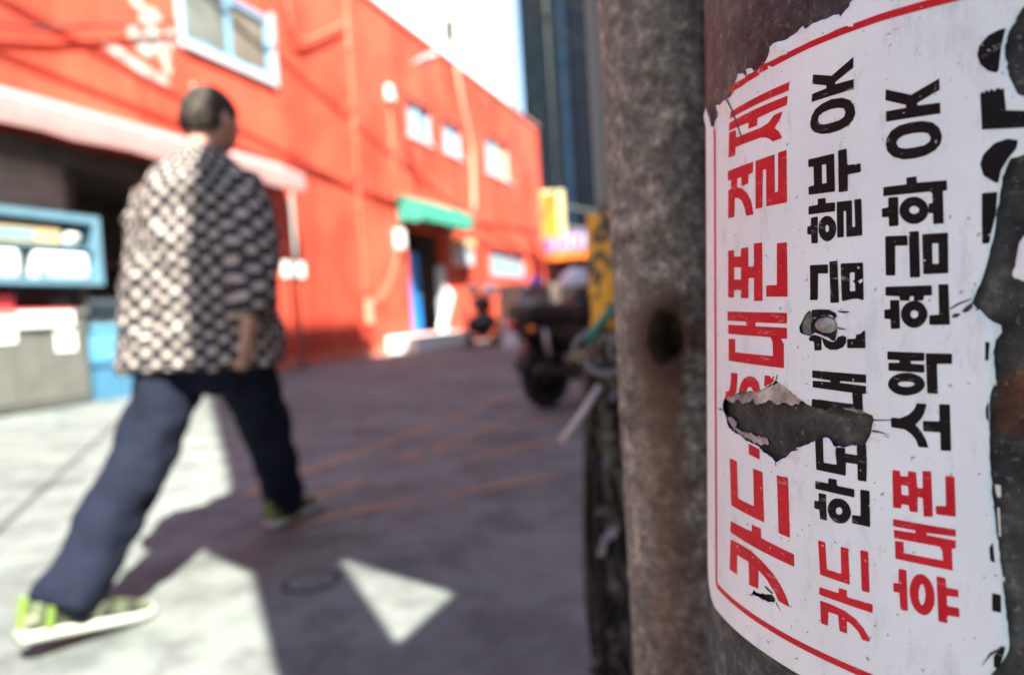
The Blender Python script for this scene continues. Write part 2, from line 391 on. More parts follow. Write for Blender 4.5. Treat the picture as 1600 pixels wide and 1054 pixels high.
# ================================================================== SETTING
gm = MB(); gm.add([(-120, -60, 0), (120, -60, 0), (120, 260, 0), (-120, 260, 0)], [(0, 1, 2, 3)])
ground = tag(gm.build('ground', 'ground'), 'grey concrete alley floor half in sun, half in shade', kind='structure')
ground['kind'] = 'structure'
def strip(name, pts, wd, z=.004, mat='worn_paint'):
    m = MB(); L = []; R_ = []
    for i, p in enumerate(pts):
        a = V(pts[max(i - 1, 0)]); b = V(pts[min(i + 1, len(pts) - 1)]); d = (b - a).normalized(); n = V((-d.y, d.x))
        L.append(V(p) + n * wd / 2); R_.append(V(p) - n * wd / 2)
    vs = [(q.x, q.y, z) for q in L] + [(q.x, q.y, z) for q in R_]; k = len(pts)
    m.add(vs, [(i, i + 1, k + i + 1, k + i) for i in range(k - 1)])
    return m.build(name, mat, ground)
strip('painted_line', [(-1.36, 3.34), (-.66, 5.13), (.1, 7.11), (1.2, 9.9)], .075)
strip('painted_line', [(-.35, 3.12), (-.1, 3.23), (.16, 3.34)], .06)
strip('painted_line', [(-.27, 3.88), (.02, 4.12), (.34, 4.42)], .07)
strip('painted_line', [(-.95, 2.75), (-.7, 2.95), (-.5, 3.05)], .06)
strip('painted_line', [(.1, 4.95), (.45, 5.25)], .09)
for a, b, c in (((-.75, 3.95), (-.6, 4.2), .09), ((-.66, 3.9), (-.45, 4.05), .05), ((-.55, 4.3), (-.4, 4.6), .06), ((-.42, 4.35), (-.28, 4.6), .05), ((-.3, 4.75), (-.1, 5.1), .08), ((-.5, 4.12), (-.3, 4.3), .05), ((-1.0, 3.2), (-.8, 3.5), .06)):
    strip('painted_stroke', [a, b], c)
vc = MB().torus((-.69, 2.16, .0), .085, .006, 'Z', 40, 8).build('valve_cover_ring', 'cable_black', ground, True)
vl = MB(); vl.rings([[V((-.69 + r * math.cos(2 * math.pi * k / 32), 2.16 + r * math.sin(2 * math.pi * k / 32), z)) for k in range(32)] for r, z in ((.078, .001), (.076, .005), (.05, .0065), (.01, .0065))])
vl.build('valve_cover_lid', 'ground', ground)
# ------------------------------------------------------------------ red building
WD = V((.34553, .93841, 0)); WN = V((.93841, -.34553, 0)); WO = -8.6615
WR = math.atan2(WD.y, WD.x)
red = empty('red_building', tuple(WN * WO), WR, 'long two storey red painted building with pink awning and small upper windows', 'building')
def opening_wall(t0, t1, h0, h1, ops, d=.22):
    xs = sorted({t0, t1, *[o[0] for o in ops], *[o[1] for o in ops]}); zs = sorted({h0, h1, *[o[2] for o in ops], *[o[3] for o in ops]})
    m = MB()
    for i in range(len(xs) - 1):
        for k in range(len(zs) - 1):
            cx = (xs[i] + xs[i + 1]) / 2; cz = (zs[k] + zs[k + 1]) / 2
            if any(o[0] < cx < o[1] and o[2] < cz < o[3] for o in ops): continue
            m.add([(xs[i], 0, zs[k]), (xs[i + 1], 0, zs[k]), (xs[i + 1], 0, zs[k + 1]), (xs[i], 0, zs[k + 1])], [(0, 1, 2, 3)])
            m.add([(xs[i], d, zs[k]), (xs[i + 1], d, zs[k]), (xs[i + 1], d, zs[k + 1]), (xs[i], d, zs[k + 1])], [(3, 2, 1, 0)])
    for a, b, c, e in ops + [(t0, t1, h0, h1)]:
        m.add([(a, 0, c), (b, 0, c), (b, d, c), (a, d, c)], [(0, 1, 2, 3)]); m.add([(a, 0, e), (b, 0, e), (b, d, e), (a, d, e)], [(3, 2, 1, 0)])
        m.add([(a, 0, c), (a, d, c), (a, d, e), (a, 0, e)], [(0, 1, 2, 3)]); m.add([(b, 0, c), (b, d, c), (b, d, e), (b, 0, e)], [(3, 2, 1, 0)])
    return m
T_END = 28.2; HB = 8.62
wins = [(8.85, 11.05, 5.55, 6.75), (16.46, 17.95, 5.75, 6.76), (18.66, 20.05, 5.75, 6.73), (22.05, 24.4, 5.72, 7.04), (21.8, 25.4, 2.16, 3.04)]
SHOP = (-6, 10.4, .0, 3.3); DOOR = (16.0, 18.2, .42, 3.2)
fw = opening_wall(-14, T_END, 0, HB, wins + [SHOP, DOOR])
bm_ = fw
bm_.add([(T_END, .221, 0), (T_END, 12, 0), (T_END, 12, HB), (T_END, .221, HB)], [(0, 1, 2, 3)])
bm_.add([(-14, .221, HB - .05), (T_END, .221, HB - .05), (T_END, 12, HB - .05), (-14, 12, HB - .05)], [(0, 1, 2, 3)])
bm_.add([(-14, 12, 0), (T_END, 12, 0), (T_END, 12, HB), (-14, 12, HB)], [(3, 2, 1, 0)]); bm_.add([(-14, .221, 0), (-14, 12, 0), (-14, 12, HB), (-14, .221, HB)], [(3, 2, 1, 0)])
wallo = bm_.build('wall', 'red_wall', red)
box('coping', 'pink_edge', red, -14, T_END + .05, -.06, .3, HB, HB + .09)
def sash(par, t0, t1, h0, h1, fm, gm_, nleaf=2, fwid=.07, y=.06):
    f = MB()
    for a, b, c, e in ((t0, t1, h0, h0 + fwid), (t0, t1, h1 - fwid, h1), (t0, t0 + fwid, h0 + fwid, h1 - fwid), (t1 - fwid, t1, h0 + fwid, h1 - fwid)):
        f.box(a + .002, b - .002, y, y + .08, c + .002, e - .002)
    for k in range(1, nleaf):
        x = t0 + (t1 - t0) * k / nleaf; f.box(x - fwid * .6, x + fwid * .6, y + .005, y + .07, h0 + fwid, h1 - fwid)
    wo = f.build('window', fm, par)
    for k in range(nleaf):
        a = t0 + fwid + (t1 - t0 - 2 * fwid) * k / nleaf + .02; b = t0 + fwid + (t1 - t0 - 2 * fwid) * (k + 1) / nleaf - .02
        box('pane', gm_[k % len(gm_)], wo, a, b, y + .03 + .012 * k, y + .036 + .012 * k, h0 + fwid, h1 - fwid)
    return wo
big = sash(red, *wins[0], 'frame_blue', ['grey_glass', 'dim_wall'], 2, .1, .0)
box('surround', 'frame_white', big, 8.75, 8.848, -.05, .03, 5.45, 6.85); box('surround', 'frame_white', big, 11.052, 11.15, -.05, .03, 5.45, 6.85)
box('sill', 'frame_white', big, 8.848, 11.052, -.07, .0, 5.45, 5.548)
for i, o in enumerate(wins[1:4]):
    wo = sash(red, *o, 'frame_white', ['curtain_glass', 'light_blue'] if i != 2 else ['curtain_glass', 'cream'], 2, .09, .08)
    box('sill', 'frame_white', wo, o[0] - .06, o[1] + .06, -.05, .0, o[2] - .07, o[2] - .002)
lw = sash(red, *wins[4], 'frame_blue', ['curtain_glass'], 3, .1, .05)
# room behind upper windows stays closed by the panes; shop interior
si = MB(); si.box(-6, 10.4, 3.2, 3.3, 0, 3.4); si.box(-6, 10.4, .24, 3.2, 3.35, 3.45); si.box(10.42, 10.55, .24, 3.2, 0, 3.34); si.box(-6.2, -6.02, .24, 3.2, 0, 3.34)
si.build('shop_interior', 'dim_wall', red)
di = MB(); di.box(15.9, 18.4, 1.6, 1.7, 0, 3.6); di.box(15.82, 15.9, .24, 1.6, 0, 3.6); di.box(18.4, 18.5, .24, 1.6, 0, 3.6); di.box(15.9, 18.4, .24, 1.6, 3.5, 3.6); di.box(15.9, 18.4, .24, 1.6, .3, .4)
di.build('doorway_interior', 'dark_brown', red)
dl = box('door', 'door_blue', red, 16.03, 16.75, .1, .15, .44, 2.6); box('handle', 'chrome', dl, 16.66, 16.7, .05, .1, 1.35, 1.5)
box('door_jamb', 'frame_white', red, 17.98, 18.198, -.02, .2, .44, 2.3)
box('step', 'white_paint', red, 14.6, 18.1, -.85, -.002, .001, .4, .02)
# shutter slats
for k in range(8):
    box('shutter_slat', 'brown_metal', red, -5.98, 6.85, .3 + (k % 2) * .012, .33 + (k % 2) * .012, 2.42 + k * .11, 2.42 + k * .11 + .1)
box('shutter_guide', 'dark_brown', red, 6.86, 6.95, .27, .36, .0, 3.3)
sh = MB()
for z in (.9, 1.5, 2.1): sh.box(6.98, 10.2, 2.3, 2.9, z, z + .04)
for x in (6.98, 8.6, 10.14): sh.box(x, x + .05, 2.3, 2.9, 0, 2.6)
sh.build('shelf_rack', 'brown_metal', red)
# pink awning
aw = MB(); n = 26; t0, t1 = -6.0, 11.0
def awn_sheet(t0, t1, prof, segs, sag=.015):
    m = MB(); rings = []
    for i in range(segs + 1):
        t = t0 + (t1 - t0) * i / segs; s = sag * math.sin(i * 2.1)
        rings.append([V((t, -p, h + s * (p / .6))) for p, h in prof] + [V((t, -p, h + s * (p / .6) - .012)) for p, h in reversed(prof)])
    return m.rings(rings)
awo = awn_sheet(-6, 11.0, [(.0, 3.97), (.2, 3.86), (.4, 3.76), (.6, 3.67)], 40).build('awning', 'pink_cloth', red)
val = awn_sheet(-6, 11.0, [(.602, 3.655), (.61, 3.5), (.605, 3.36)], 40, .02).build('valance', 'pink_edge', awo)
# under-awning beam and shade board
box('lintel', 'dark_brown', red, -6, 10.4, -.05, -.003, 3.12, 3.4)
gp = MB().tube([(10.62, -.56, 0), (10.62, -.56, 3.62)], .035, 12).build('awning_post', 'galv', red, True)
# green awning with side panel and scalloped valance
ga = MB(); a0, a1, pr = 15.6, 18.62, .75
ga.prism([(a0, 3.3), (a0, 3.3)], 0, 0) if False else None
top = awn_sheet(a0, a1, [(.0, 4.06), (.35, 3.93), (pr, 3.76)], 14, .01).build('green_awning', 'green_cloth', red)
fv = MB(); ns = 9; vs = []
for i in range(ns * 6 + 1):
    t = a0 + (a1 - a0) * i / (ns * 6); z = 3.36 - .07 * abs(math.sin(math.pi * i / 6)) - .03 * math.sin(i * .7)
    vs += [V((t, -pr - .004, 3.765)), V((t, -pr - .02, z))]
fv.add(vs, [(2 * i, 2 * i + 1, 2 * i + 3, 2 * i + 2) for i in range(ns * 6)]); fvo = fv.build('valance', 'green_cloth', top)
sm_ = fvo.modifiers.new('t', 'SOLIDIFY'); sm_.thickness = .012
for x in (a0 + .004, a1 - .016):
    s_ = MB(); s_.prism([(0, 0)], 0, 0) if False else None
    s_.add([(x + dx, -p, h) for dx in (0, .012) for p, h in ((.0, 4.05), (pr, 3.75), (pr, 3.34), (.5, 3.27), (.3, 3.36), (.0, 3.3))], [(0, 1, 2, 3, 4, 5), (11, 10, 9, 8, 7, 6)] + [(i, i + 6, (i + 1) % 6 + 6, (i + 1) % 6) for i in range(6)])
    s_.build('side_panel', 'green_cloth', top)
# irregular pale blotches on the red wall
pm = [(7.6, 4.97, .22, .05, -.25), (7.95, 4.86, .34, .06, -.2), (8.3, 4.8, .22, .045, -.15), (8.1, 5.22, .2, .11, 0), (8.3, 5.38, .16, .12, .1), (8.45, 5.15, .1, .06, 0), (7.9, 5.32, .1, .09, 0), (8.15, 5.62, .12, .07, 0), (8.3, 5.75, .16, .06, -.2), (8.0, 5.85, .13, .06, -.2), (8.62, 5.55, .09, .07, 0), (8.55, 5.35, .06, .05, 0), (8.5, 4.98, .07, .05, 0), (9.0, 4.86, .05, .04, 0)]
for (t, h, a, b, tl) in pm:
    b *= 1.6
    q = []
    for k in range(18):
        an = 2 * math.pi * k / 18; rr = 1 + .35 * noise.noise(V((t * 3 + math.cos(an), h * 3 + math.sin(an), k * .1)))
        q.append((t + a * rr * math.cos(an), h + b * rr * math.sin(an) + tl * a * math.cos(an)))
    MB().prism(q, -.006, -.001).build('pale_wall_patch', 'pale_patch', wallo)
# pale red plinth strip along the foot of the wall
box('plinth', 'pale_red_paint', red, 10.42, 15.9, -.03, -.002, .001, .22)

def onwall(name, label, cat, group=None):
    return empty(name, tuple(WN * WO), WR, label, cat, group)
# drain pipe
dp = onwall('drain_pipe', 'red painted drain pipe running down the red wall left of the street lamp', 'pipe')
MB().tube([(13.68, -.08, 8.5), (13.66, -.08, .5), (13.66, -.12, .3), (13.66, -.25, .12)], .05, 12).build('pipe', 'red_wall', dp, True)
for z in (1.6, 3.4, 5.2, 7.0): MB().tube([(13.66, -.08, z), (13.66, -.08, z + .06)], .062, 12).build('bracket', 'pale_red_paint', dp, True)
box('junction_box', 'conduit_cream', dp, 13.55, 13.78, -.2, -.13, .75, 1.3, .01)
# street lamp on wall
sl = onwall('street_lamp', 'white street lamp on a curved arm fixed to the red wall', 'lamp')
box('bracket_box', 'white_paint', sl, 15.36, 15.58, -.16, -.002, 6.35, 6.72, .015)
MB().tube([(15.47, -.16, 6.62), (15.47, -.45, 6.95), (15.47, -.8, 7.12)], .028, 10, sub=5).build('arm', 'pale_red_paint', sl, True)
Mh = Matrix.Rotation(math.radians(-12), 4, 'X')
MB().ell((15.47, -1.12, 7.18), (.15, .38, .075), 20, 12, Mh).build('lamp_head', 'white_paint', sl, True)
MB().ell((15.47, -1.14, 7.12), (.11, .28, .05), 18, 10, Mh).build('lens', 'curtain_glass', sl, True)
cb = onwall('wall_conduit', 'thin red conduit below the street lamp ending at a white meter box', 'conduit')
MB().tube([(15.47, -.04, 6.34), (15.46, -.04, 3.1)], .025, 8).build('tube', 'pale_red_paint', cb, True)
box('meter_box', 'white_paint', cb, 15.33, 15.62, -.17, -.002, 2.62, 3.1, .015)
lc = onwall('sagging_cable', 'thin pale cable sagging from the white meter box to the drain pipe', 'cable')
q = [(15.4 + (13.75 - 15.4) * k / 12, -.06, 2.62 + (1.25 - 2.62) * k / 12 - .35 * math.sin(math.pi * k / 12)) for k in range(13)]
MB().tube(q, .008, 6).build('strand', 'conduit_cream', lc, True); MB().tube([(x, y - .04, z - .1 * math.sin(math.pi * i / 12)) for i, (x, y, z) in enumerate(q)], .008, 6).build('strand', 'conduit_cream', lc, True)
wc = onwall('cream_conduit', 'cream conduit bending down the red wall beside the middle upper window', 'conduit')
MB().tube([(19.85, -.05, 8.55), (19.95, -.06, 7.9), (20.17, -.07, 7.17), (20.52, -.08, 6.3), (20.58, -.08, 5.6), (20.4, -.08, 3.7)], .075, 10, sub=4).build('tube', 'conduit_cream', wc, True)
mc = onwall('meter_cabinet', 'pale meter cabinet with a cream hood right of the green awning', 'cabinet')
box('body', 'frame_white', mc, 18.72, 19.75, -.28, -.002, 2.35, 2.88, .02); box('hood', 'cream', mc, 18.66, 19.85, -.34, -.002, 2.9, 3.14, .02); box('door', 'pale_grey', mc, 18.8, 19.3, -.295, -.282, 2.42, 2.82)
po = onwall('wall_notice', 'small white notice on the red wall right of the awning post', 'notice')
box('paper', 'paper_white', po, 10.9, 11.58, -.03, -.004, 1.78, 2.08)
bc = onwall('overhead_cable', 'dark cable crossing the red wall left of the blue framed window', 'cable')
MB().tube([(3.0, -.1, 3.95 + .2), (5.95, -.1, 4.72), (7.2, -.1, 5.17), (8.7, -.1, 5.78)], .022, 8, sub=5).build('strand', 'cable_black', bc, True)
rc = onwall('roof_cable', 'dark red cable hanging beside the blue framed window near the roof', 'cable')
MB().tube([(11.5, -.12, 8.5), (11.45, -.12, 7.6), (11.5, -.15, 6.9), (11.7, -.12, 6.6), (12.2, -.1, 6.75), (13.6, -.1, 7.6)], .03, 8, sub=5).build('strand', 'pale_red_paint', rc, True)
# leaning board at door
lb = onwall('leaning_board', 'white board leaning across the foot of the dark doorway', 'board')
Mx = Matrix.Translation((17.35, -.35, .98)) @ Matrix.Rotation(math.radians(38), 4, 'Y')
lbm = MB().box(-.17, .17, -.03, .03, -.68, .68, bev=.02); lbm.v = [tuple(Mx @ V(v)) for v in lbm.v]; lbm.build('panel', 'paper_white', lb)
# ------------------------------------------------------------------ shop things
dc = onwall('display_case', 'blue framed display case of packets at the left edge of the shop front', 'display case')
cx0, cx1, ch0, ch1 = 3.6, 6.58, 1.5, 2.38
fr = MB()
for a, b, c, e in ((cx0, cx1, ch0, ch0 + .07), (cx0, cx1, ch1 - .09, ch1), (cx1 - .09, cx1, ch0 + .07, ch1 - .09), (cx0, cx0 + .09, ch0 + .07, ch1 - .09)): fr.box(a, b, -.62, -.02, c, e)
fr.build('frame', 'case_blue', dc); box('back_panel', 'navy', dc, cx0 + .09, cx1 - .09, -.06, -.03, ch0 + .07, ch1 - .09)
box('shelf', 'case_blue', dc, cx0 + .09, cx1 - .09, -.58, -.06, 1.95, 1.98)
for x in (cx0 + .2, cx1 - .2): box('leg', 'dark_brown', dc, x - .03, x + .03, -.5, -.44, 1.196, ch0)
def shopthing(name, label, cat, mat, x0, x1, y0, y1, z0, z1, bev=.03, group=None):
    o = onwall(name, label, cat, group); box('body', mat, o, x0, x1, y0, y1, z0, z1, bev); return o
o = shopthing('long_carton', 'long cream carton on the upper shelf of the blue display case', 'carton', 'cream', 4.6, 6.1, -.56, -.15, 1.982, 2.22); box('printed_panel', 'light_blue', o, 5.3, 5.75, -.566, -.562, 2.05, 2.13); box('printed_panel', 'red_goods', o, 4.9, 5.2, -.566, -.562, 2.08, 2.17)
o = empty('paper_roll', (0, 0, 0)); o.location = WN * WO; o.rotation_euler = (0, 0, WR); tag(o, 'white paper roll lying at the end of the long cream carton', 'paper roll')
MB().tube([(6.25, -.55, 2.085), (6.25, -.2, 2.085)], .1, 20).build('roll', 'paper_white', o, True); MB().tube([(6.25, -.556, 2.085), (6.25, -.551, 2.085)], .03, 12).build('core', 'carton', o)
o = shopthing('tissue_pack', 'big white tissue pack with green corner at right of the lower case shelf', 'pack', 'paper_white', 5.72, 6.42, -.58, -.1, 1.572, 1.9, .05); box('printed_corner', 'green_goods', o, 5.74, 5.86, -.586, -.581, 1.6, 1.68)
o = shopthing('tissue_pack', 'white tissue pack at the left end of the lower case shelf', 'pack', 'paper_white', 4.7, 5.56, -.58, -.1, 1.572, 1.9, .05); box('printed_stripe', 'light_blue', o, 4.9, 5.3, -.586, -.581, 1.7, 1.76)
gc = onwall('steel_cabinet', 'grey panelled steel cabinet standing below the blue display case', 'cabinet')
box('body', 'cabinet_grey', gc, 3.6, 6.28, -.6, -.04, .03, 1.14)
for k in range(9): box('panel', 'cabinet_grey', gc, 3.62 + k * .296, 3.62 + k * .296 + .27, -.615, -.602, .1, 1.05)
box('top', 'galv', gc, 3.56, 6.31, -.63, -.02, 1.142, 1.19)
for x, z, wd, hh, l in ((5.86, .68, .26, .27, 'small square white paper taped to the grey steel cabinet'), (4.9, .82, .5, .3, 'wide white paper taped near the left of the grey cabinet')):
    o = onwall('taped_paper', l, 'paper'); box('sheet', 'paper_white', o, x, x + wd, -.622, -.617, z, z + hh)
o = shopthing('price_board', 'white price board with red top edge on the grey cabinet front', 'price board', 'paper_white', 5.42, 6.1, -.655, -.632, .98, 1.17, .008); box('red_edge', 'red_goods', o, 5.42, 6.1, -.655, -.633, 1.172, 1.2)
o = shopthing('red_packet', 'dark red packet standing on the cabinet under the display case', 'packet', 'red_goods', 5.0, 5.5, -.5, -.3, 1.192, 1.38, .02)
b1 = onwall('plastic_crate', 'lower mid blue plastic crate beside the grey cabinet', 'crate'); b2 = onwall('plastic_crate', 'upper light blue plastic crate stacked beside the grey cabinet', 'crate')
def crate(o, mat, x0, x1, y0, y1, z0, z1):
    m = MB(); t = .03
    m.box(x0, x1, y0, y1, z0, z0 + t); m.box(x0, x1, y0, y0 + t, z0 + t, z1); m.box(x0, x1, y1 - t, y1, z0 + t, z1); m.box(x0, x0 + t, y0 + t, y1 - t, z0 + t, z1); m.box(x1 - t, x1, y0 + t, y1 - t, z0 + t, z1)
    m.build('tub', mat, o)
    r = MB()
    for a, b, c, d in ((x0 - .02, x1 + .02, y0 - .02, y0), (x0 - .02, x1 + .02, y1, y1 + .02), (x0 - .02, x0, y0, y1), (x1, x1 + .02, y0, y1)): r.box(a, b, c, d, z1 - .06, z1)
    r.build('rim', mat, o)
    for k in range(4):
        x = x0 + (x1 - x0) * (k + .5) / 4; box('rib', mat, o, x - .015, x + .015, y0 - .014, y0 - .001, z0 + .05, z1 - .07)
crate(b1, 'bright_blue', 6.38, 7.3, -.62, -.1, .002, .52); crate(b2, 'light_blue', 6.4, 7.25, -.6, -.12, .525, .98)
o = shopthing('glass_counter', 'pale green glass counter inside the shop behind the walking person', 'counter', 'curtain_glass', 7.0, 9.2, .5, 1.0, 1.0, 1.4, .01); box('base', 'dim_wall', o, 7.0, 9.2, .5, 1.0, 0, .998)
# ------------------------------------------------------------------ far buildings
def farb(name, loc, label): return empty(name, loc, WR, label, 'building')
wb = farb('white_tower', (.86, 50, 0), 'tall white rendered building rising behind the red roof')
# local x along WD (away), local y to the left
ops = []
box('wall', 'white_wall', wb, 0, 2.2, 0, 26, 0, 48)
box('shaded_side_panel', 'pale_grey', wb, .1, 2.1, -.2, -.002, 0, 48)  # grey colour paints in the shade on the tower's side face
for (yc, zc, ww, hh) in ((4.35, 22.0, .75, 1.55), (.55, 18.3, .45, .9), (8.5, 22.0, .75, 1.55), (4.35, 27, .75, 1.55), (8.5, 27, .75, 1.55), (12.5, 22, .75, 1.55), (.55, 23.5, .45, .9)):
    wo = MB()
    for a, b, c, e in ((yc - ww / 2 - .08, yc + ww / 2 + .08, zc + hh / 2, zc + hh / 2 + .08), (yc - ww / 2 - .08, yc + ww / 2 + .08, zc - hh / 2 - .08, zc - hh / 2), (yc - ww / 2 - .08, yc - ww / 2, zc - hh / 2, zc + hh / 2), (yc + ww / 2, yc + ww / 2 + .08, zc - hh / 2, zc + hh / 2)):
        wo.box(-.1, -.002, a, b, c, e)
    f = wo.build('window', 'cream', wb); box('pane', 'dark_glass', f, -.05, -.02, yc - ww / 2, yc + ww / 2, zc - hh / 2, zc + hh / 2)
dk = farb('dark_tower', (1.5, 60, 0), 'dark slate tower with a blue glazed strip beyond the red building')
# front face toward -WD : local x=0 plane ; local y negative goes right
K = 60 / 42
box('core', 'navy', dk, .5, 16, -20, -.6, 0, 52)
for k in range(14):
    z = k * 3.6
    for mt, y1, y0, x in (('slate', -.6, -1.62, .3), ('slate', -1.66, -2.72, .22), ('navy', -3.5, -4.6, .2), ('navy', -4.64, -6.0, .2)):
        box('cladding_panel', mt, dk, x, .499, y0 * K, y1 * K, z + .02, z + 3.57)
    box('window_pane', 'blue_glass', dk, .36, .499, -3.3 * K, -2.85 * K, z + .04, z + 3.56)
MB().tube([(.1, -2.3 * K, 0), (.1, -2.2 * K, 50)], .06, 8).build('riser_pipe', 'cabinet_grey', dk, True)
box('duct', 'black_plastic', dk, -.05, .2, -1.5 * K, -1.2 * K, 16.5, 18.5)
# corner shop under the signs
cs = farb('corner_shop', (1.75, 30.2, 0), 'low dark shop front with purple sign board and orange fascia at alley end')
box('wall', 'dim_wall', cs, .1, 6, -9, .2, 0, 4.3); box('sign_board', 'sign_purple', cs, -.08, .098, -8, .0, 3.38, 4.12)
box('fascia', 'sign_orange', cs, -.35, .098, -8, -.1, 2.98, 3.36); box('shop_window', 'dark_glass', cs, .05, .098, -7, -.5, .9, 2.9); box('stall_riser', 'concrete_beige', cs, .04, .098, -7.5, -.2, .01, .86)
sb = [c for c in cs.children if c.name.startswith('sign_board')][0]
for k in range(7):
    y = -.28 - k * .36
    gl = MB(); gl.box(-.1, -.083, y - .2, y, 3.92, 3.98); gl.box(-.1, -.083, y - .13, y - .07, 3.6, 3.919); gl.box(-.1, -.083, y - .22, y - .02, 3.52, 3.58)
    gl.build('sign_letter', 'paper_white', sb)
ys = empty('projecting_sign', (1.42, 27, 0), 0, 'yellow and cream projecting sign box hanging past the red building corner', 'sign')
box('face_panel', 'sign_yellow', ys, .05, .66, -.012, .0, 3.72, 5.4); box('box', 'sign_cream', ys, 0, .95, .002, .2, 3.62, 5.52, .04); MB().tube([(.9, .1, 4.9), (2.6, 2.6, 4.9)], .04, 8).build('bracket', 'galv', ys); MB().tube([(.9, .1, 4.1), (2.6, 2.6, 4.1)], .04, 8).build('bracket', 'galv', ys)
# ------------------------------------------------------------------ shaded side: building on the right (outside the frame) and an added shade-casting wall
EL = V((math.cos(SUN_AZ), math.sin(SUN_AZ), 0)); ES = V((-math.sin(SUN_AZ), math.cos(SUN_AZ), 0))
HBB = 21.15
rb = empty('alley_side_building', tuple(EL * .9 + ES * -.6), WR, 'tall concrete building along the right side of the alley, outside the frame', 'building')
box('block', 'concrete_beige', rb, 0, 3.6, -9, 0, 0, HBB); box('lower_block', 'concrete_beige', rb, 3.602, 34, -9, 0, 0, 19.4)
# added unseen wall; gap and bent edge shaped to cast sun patch and shade
ew = MB(); O = [(.12, 0), (.96, 0), (.96, HBB), (.12, HBB), (.12, 7), (.1, 6.1), (.05, 5.8), (-.005, 5.4), (-.02, 5.0), (.06, 4.72), (.12, 4.5)]; Tr = [(.412, 4.44), (.65, 3.69), (.417, 3.37)]
cpts = [V(p) for p in O + Tr]
r_ = delaunay_2d_cdt(cpts, [(i, (i + 1) % len(O)) for i in range(len(O))] + [(len(O) + i, len(O) + (i + 1) % 3) for i in range(3)], [], 1, 1e-6)
def inpoly(pts, poly):
    x, y = pts[:, 0], pts[:, 1]; ins = np.zeros(len(pts), bool); q = np.asarray(poly, float); j = len(q) - 1
    for i in range(len(q)):
        xi, yi, xj, yj = *q[i], *q[j]
        if yi != yj:
            c = ((yi > y) != (yj > y)) & (x < (xj - xi) * (y - yi) / (yj - yi) + xi); ins ^= c
        j = i
    return ins
vv = [tuple(v) for v in r_[0]]
tris = [f for f in r_[2] if not inpoly(np.array([np.mean([vv[i] for i in f], axis=0)]), Tr)[0] and inpoly(np.array([np.mean([vv[i] for i in f], axis=0)]), O)[0]]
ew.add([tuple(EL * a + ES * -.6 + V((0, 0, b))) for a, b in vv], tris)
ewo = ew.build('shade_casting_wall', 'concrete_beige'); sm_ = ewo.modifiers.new('thick', 'SOLIDIFY'); sm_.thickness = .02
rbk = empty('rear_building', (-6.5, -9, 0), .1, 'added low beige building behind the viewer, unseen, blocking the sky there', 'building')  # added out of view to cut sky light from behind
box('block', 'concrete_beige', rbk, -9, 7.2, -8, 0, 0, 9.5); box('parapet', 'concrete_grey', rbk, -9.1, 7.3, -8.1, .1, 9.502, 9.8)
tag(ewo, 'added unseen wall behind the viewer with a three cornered gap, shaped to cast shade', 'wall')

# ------------------------------------------------------------------ wires strung above the alley
for i, (pa, pb, lab) in enumerate((((1.0, -2.6, 10.9), (27, -3.2, 9.6), 'thin black wire strung highest above the alley along the red building'), ((1.0, -2.4, 9.6), (27, -3.0, 10.6), 'thin black wire rising along the alley above the awning'), ((4.0, -.6, 9.3), (26, -4.2, 11.2), 'thin black wire slanting from the red roof across the alley'))):
    o = onwall('alley_wire', lab, 'wire', 'wires above the alley'); a, b = V(pa), V(pb)
    MB().tube([a + (b - a) * k / 16 - V((0, 0, .7 * math.sin(math.pi * k / 16))) for k in range(17)], .03, 8).build('strand', 'cable_black', o, True)
o = empty('alley_wire', (0, 0, 0), 0, 'added thin black wire casting its shadow on the sunlit left side of the alley', 'wire', 'wires above the alley')  # unseen wire, added for its shadow on the ground
a, b = V((-.5, -1.0, 4.6)), V((-4.2, 7.6, 4.9)); MB().tube([a + (b - a) * k / 12 - V((0, 0, .25 * math.sin(math.pi * k / 12))) for k in range(13)], .013, 8).build('strand', 'cable_black', o, True)
